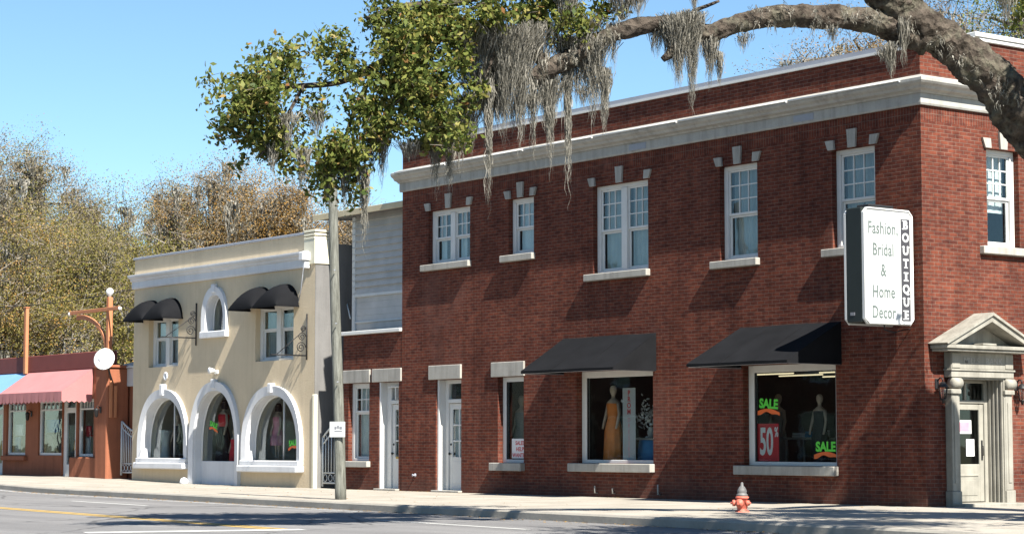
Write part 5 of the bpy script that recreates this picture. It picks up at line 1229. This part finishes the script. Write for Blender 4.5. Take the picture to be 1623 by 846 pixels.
TREES = [
 (-60, 240, 96, 120, 480, 'tall grey mossy oak at the far left edge behind the orange shop', {'leaf_bud': 1.0, 'leaf_olive': .5}, 1, 1.0, 50),
 (40, 262, 104, 105, 450, 'tall bare mossy oak with green tufts at its top, above the orange shop', {'leaf_bud': .9, 'leaf_olive': .35, 'leaf_green': .22}, 2, 1.0, 60),
 (125, 312, 110, 55, 470, 'thin grey crowned oak standing left of the gap in the tree line', {'leaf_bud': .9, 'leaf_olive': .4}, 3, .9, 40),
 (272, 296, 112, 50, 460, 'bare branching oak standing just right of the gap in the tree line', {'leaf_bud': .8, 'leaf_olive': .25}, 4, .7, 36),
 (345, 278, 108, 95, 440, 'russet brown oak crown above the left half of the cream building', {'leaf_bud': 1.2, 'leaf_gold': .5, 'leaf_olive': .25}, 5, 1.0, 46),
 (440, 308, 100, 70, 430, 'orange gold tree above the right half of the cream building', {'leaf_gold': 1.1, 'leaf_bud': .6}, 6, .9, 26),
 (555, 345, 104, 62, 460, 'low reddish bare tree in the gap behind the utility pole', {'leaf_bud': 1.0, 'leaf_gold': .3}, 7, .8, 16),
 (20, 390, 84, 110, 640, 'golden olive leafy tree low behind the blue awning', {'leaf_olive': 1.5, 'leaf_gold': .3, 'leaf_bud': .3}, 8, 1.25, 24),
 (130, 400, 88, 95, 640, 'olive yellow leafy tree low behind the crossarm post', {'leaf_olive': 1.5, 'leaf_bud': .5, 'leaf_green': .2}, 9, 1.25, 24),
 (215, 385, 92, 78, 640, 'yellow green leafy tree beside the left edge of the cream building', {'leaf_olive': 1.3, 'leaf_bud': .5, 'leaf_green': .25}, 10, 1.2, 30),
 (-110, 380, 90, 110, 640, 'dense olive tree cut by the left edge behind the orange shop', {'leaf_olive': 1.4, 'leaf_gold': .3}, 15, 1.1, 16),
 (65, 350, 98, 90, 600, 'brown and olive mossy oak filling the middle of the left tree line', {'leaf_bud': 1.0, 'leaf_olive': .8}, 16, 1.1, 40),
 (180, 372, 102, 85, 600, 'grey brown oak with hanging moss behind the yellow green trees', {'leaf_bud': 1.0, 'leaf_olive': .7}, 17, 1.1, 40),
 (1300, 60, 88, 85, 330, 'grey mossy oak showing over the brick parapet under the arching limb', {'leaf_bud': 1.0, 'leaf_gold': .12}, 11, .8, 60),
 (1390, 80, 84, 50, 300, 'orange gold tree showing over the parapet beside the forked limb', {'leaf_gold': .8, 'leaf_bud': .5}, 12, .7, 16),
 (1530, 20, 82, 70, 300, 'bare twiggy tree over the stepped parapet at the right', {'leaf_bud': .9}, 13, .7, 24),
 (1640, -20, 60, 60, 300, 'dark green oak at the top right corner above the stepped parapet', {'leaf_oak': 1.0}, 14, .8, 20),
]
for t in TREES: bg_tree(*t[:5], t[5], t[6], t[7], t[8], t[9], lsize=.09)
for i, (x, y, h, l, w, lb) in enumerate(((-46, -62, 12, 2.0, 7, 'leafy oak rising behind the single storey store across the street'), (-66, -64, 14, 2.2, 8, 'mossy oak rising behind the two storey brick store across the street'), (-90, -62, 13, 2.0, 8, 'oak rising behind the pale store across the street'), (-28, -64, 13, 2.4, 7, 'dark oak across the street beside the single storey store'), (-115, -62, 15, 2, 9, 'oak rising behind the long brick store block'))):
    t_ = bg_tree(800, 200, 90, 90, 600, lb, {'leaf_olive': 1.2, 'leaf_oak': 1.0}, 30 + i, .8, 10, .6, lsize=.3, where=(x, y, h, l, w)); t_['group'] = 'oaks across the street'
def far_store(x0, x1, y, h, m, lb):
    o = thing('store_building', ((x0 + x1) / 2, y - 5, 0), lb, 'building', 'stores across the street')
    n = max(2, int((x1 - x0) / 4.5)); st = (x1 - x0) / n
    hl = [(x0 + (i + .2) * st, x0 + (i + .8) * st, .5, 2.9) for i in range(n)] + [(x0 + (i + .35) * st, x0 + (i + .65) * st, 4.4, 6.0) for i in range(n) if h > 7]
    mb = MB(); wall(mb, 'y', y - .3, .3, x0, x1, -.3, h, hl); mb.box(x0, x0 + .3, y - 10, y - .3, -.3, h); mb.box(x1 - .3, x1, y - 10, y - .3, -.3, h); mb.box(x0 + .3, x1 - .3, y - 10, y - 9.7, -.3, h); mb.box(x0 + .3, x1 - .3, y - 9.7, y - .3, h - .6, h - .4); mb.build('wall', m, o)
    MB().bbox(x0 - .1, x1 + .1, y - .4, y + .25, h + .003, h + .35, .04).build('cornice', M['trim'], o)
    for a, b, p, q in hl:
        f = MB()
        for u0, u1, w0, w1 in ((a, a + .08, p, q), (b - .08, b, p, q), (a + .08, b - .08, p, p + .08), (a + .08, b - .08, q - .08, q)): f.box(u0, u1, y - .2, y - .1, w0, w1)
        wn = f.build('window', M['white'], o); MB().box(a + .08, b - .08, y - .16, y - .154, p + .08, q - .08).build('pane', M['glass'], wn)
far_store(-68, -47, -46, 8.5, M['brick'], 'two storey brick store across the street facing the corner building')
far_store(-95, -69, -46, 7.6, M['stucco'], 'pale two storey store across the street beside the brick store')
far_store(-140, -96, -46, 9.0, M['brick'], 'long brick store block far down the other side of the street')
far_store(-46, -25, -47, 5.5, M['orange'], 'single storey store across the street nearest the camera')
print('objects', len(bpy.data.objects))
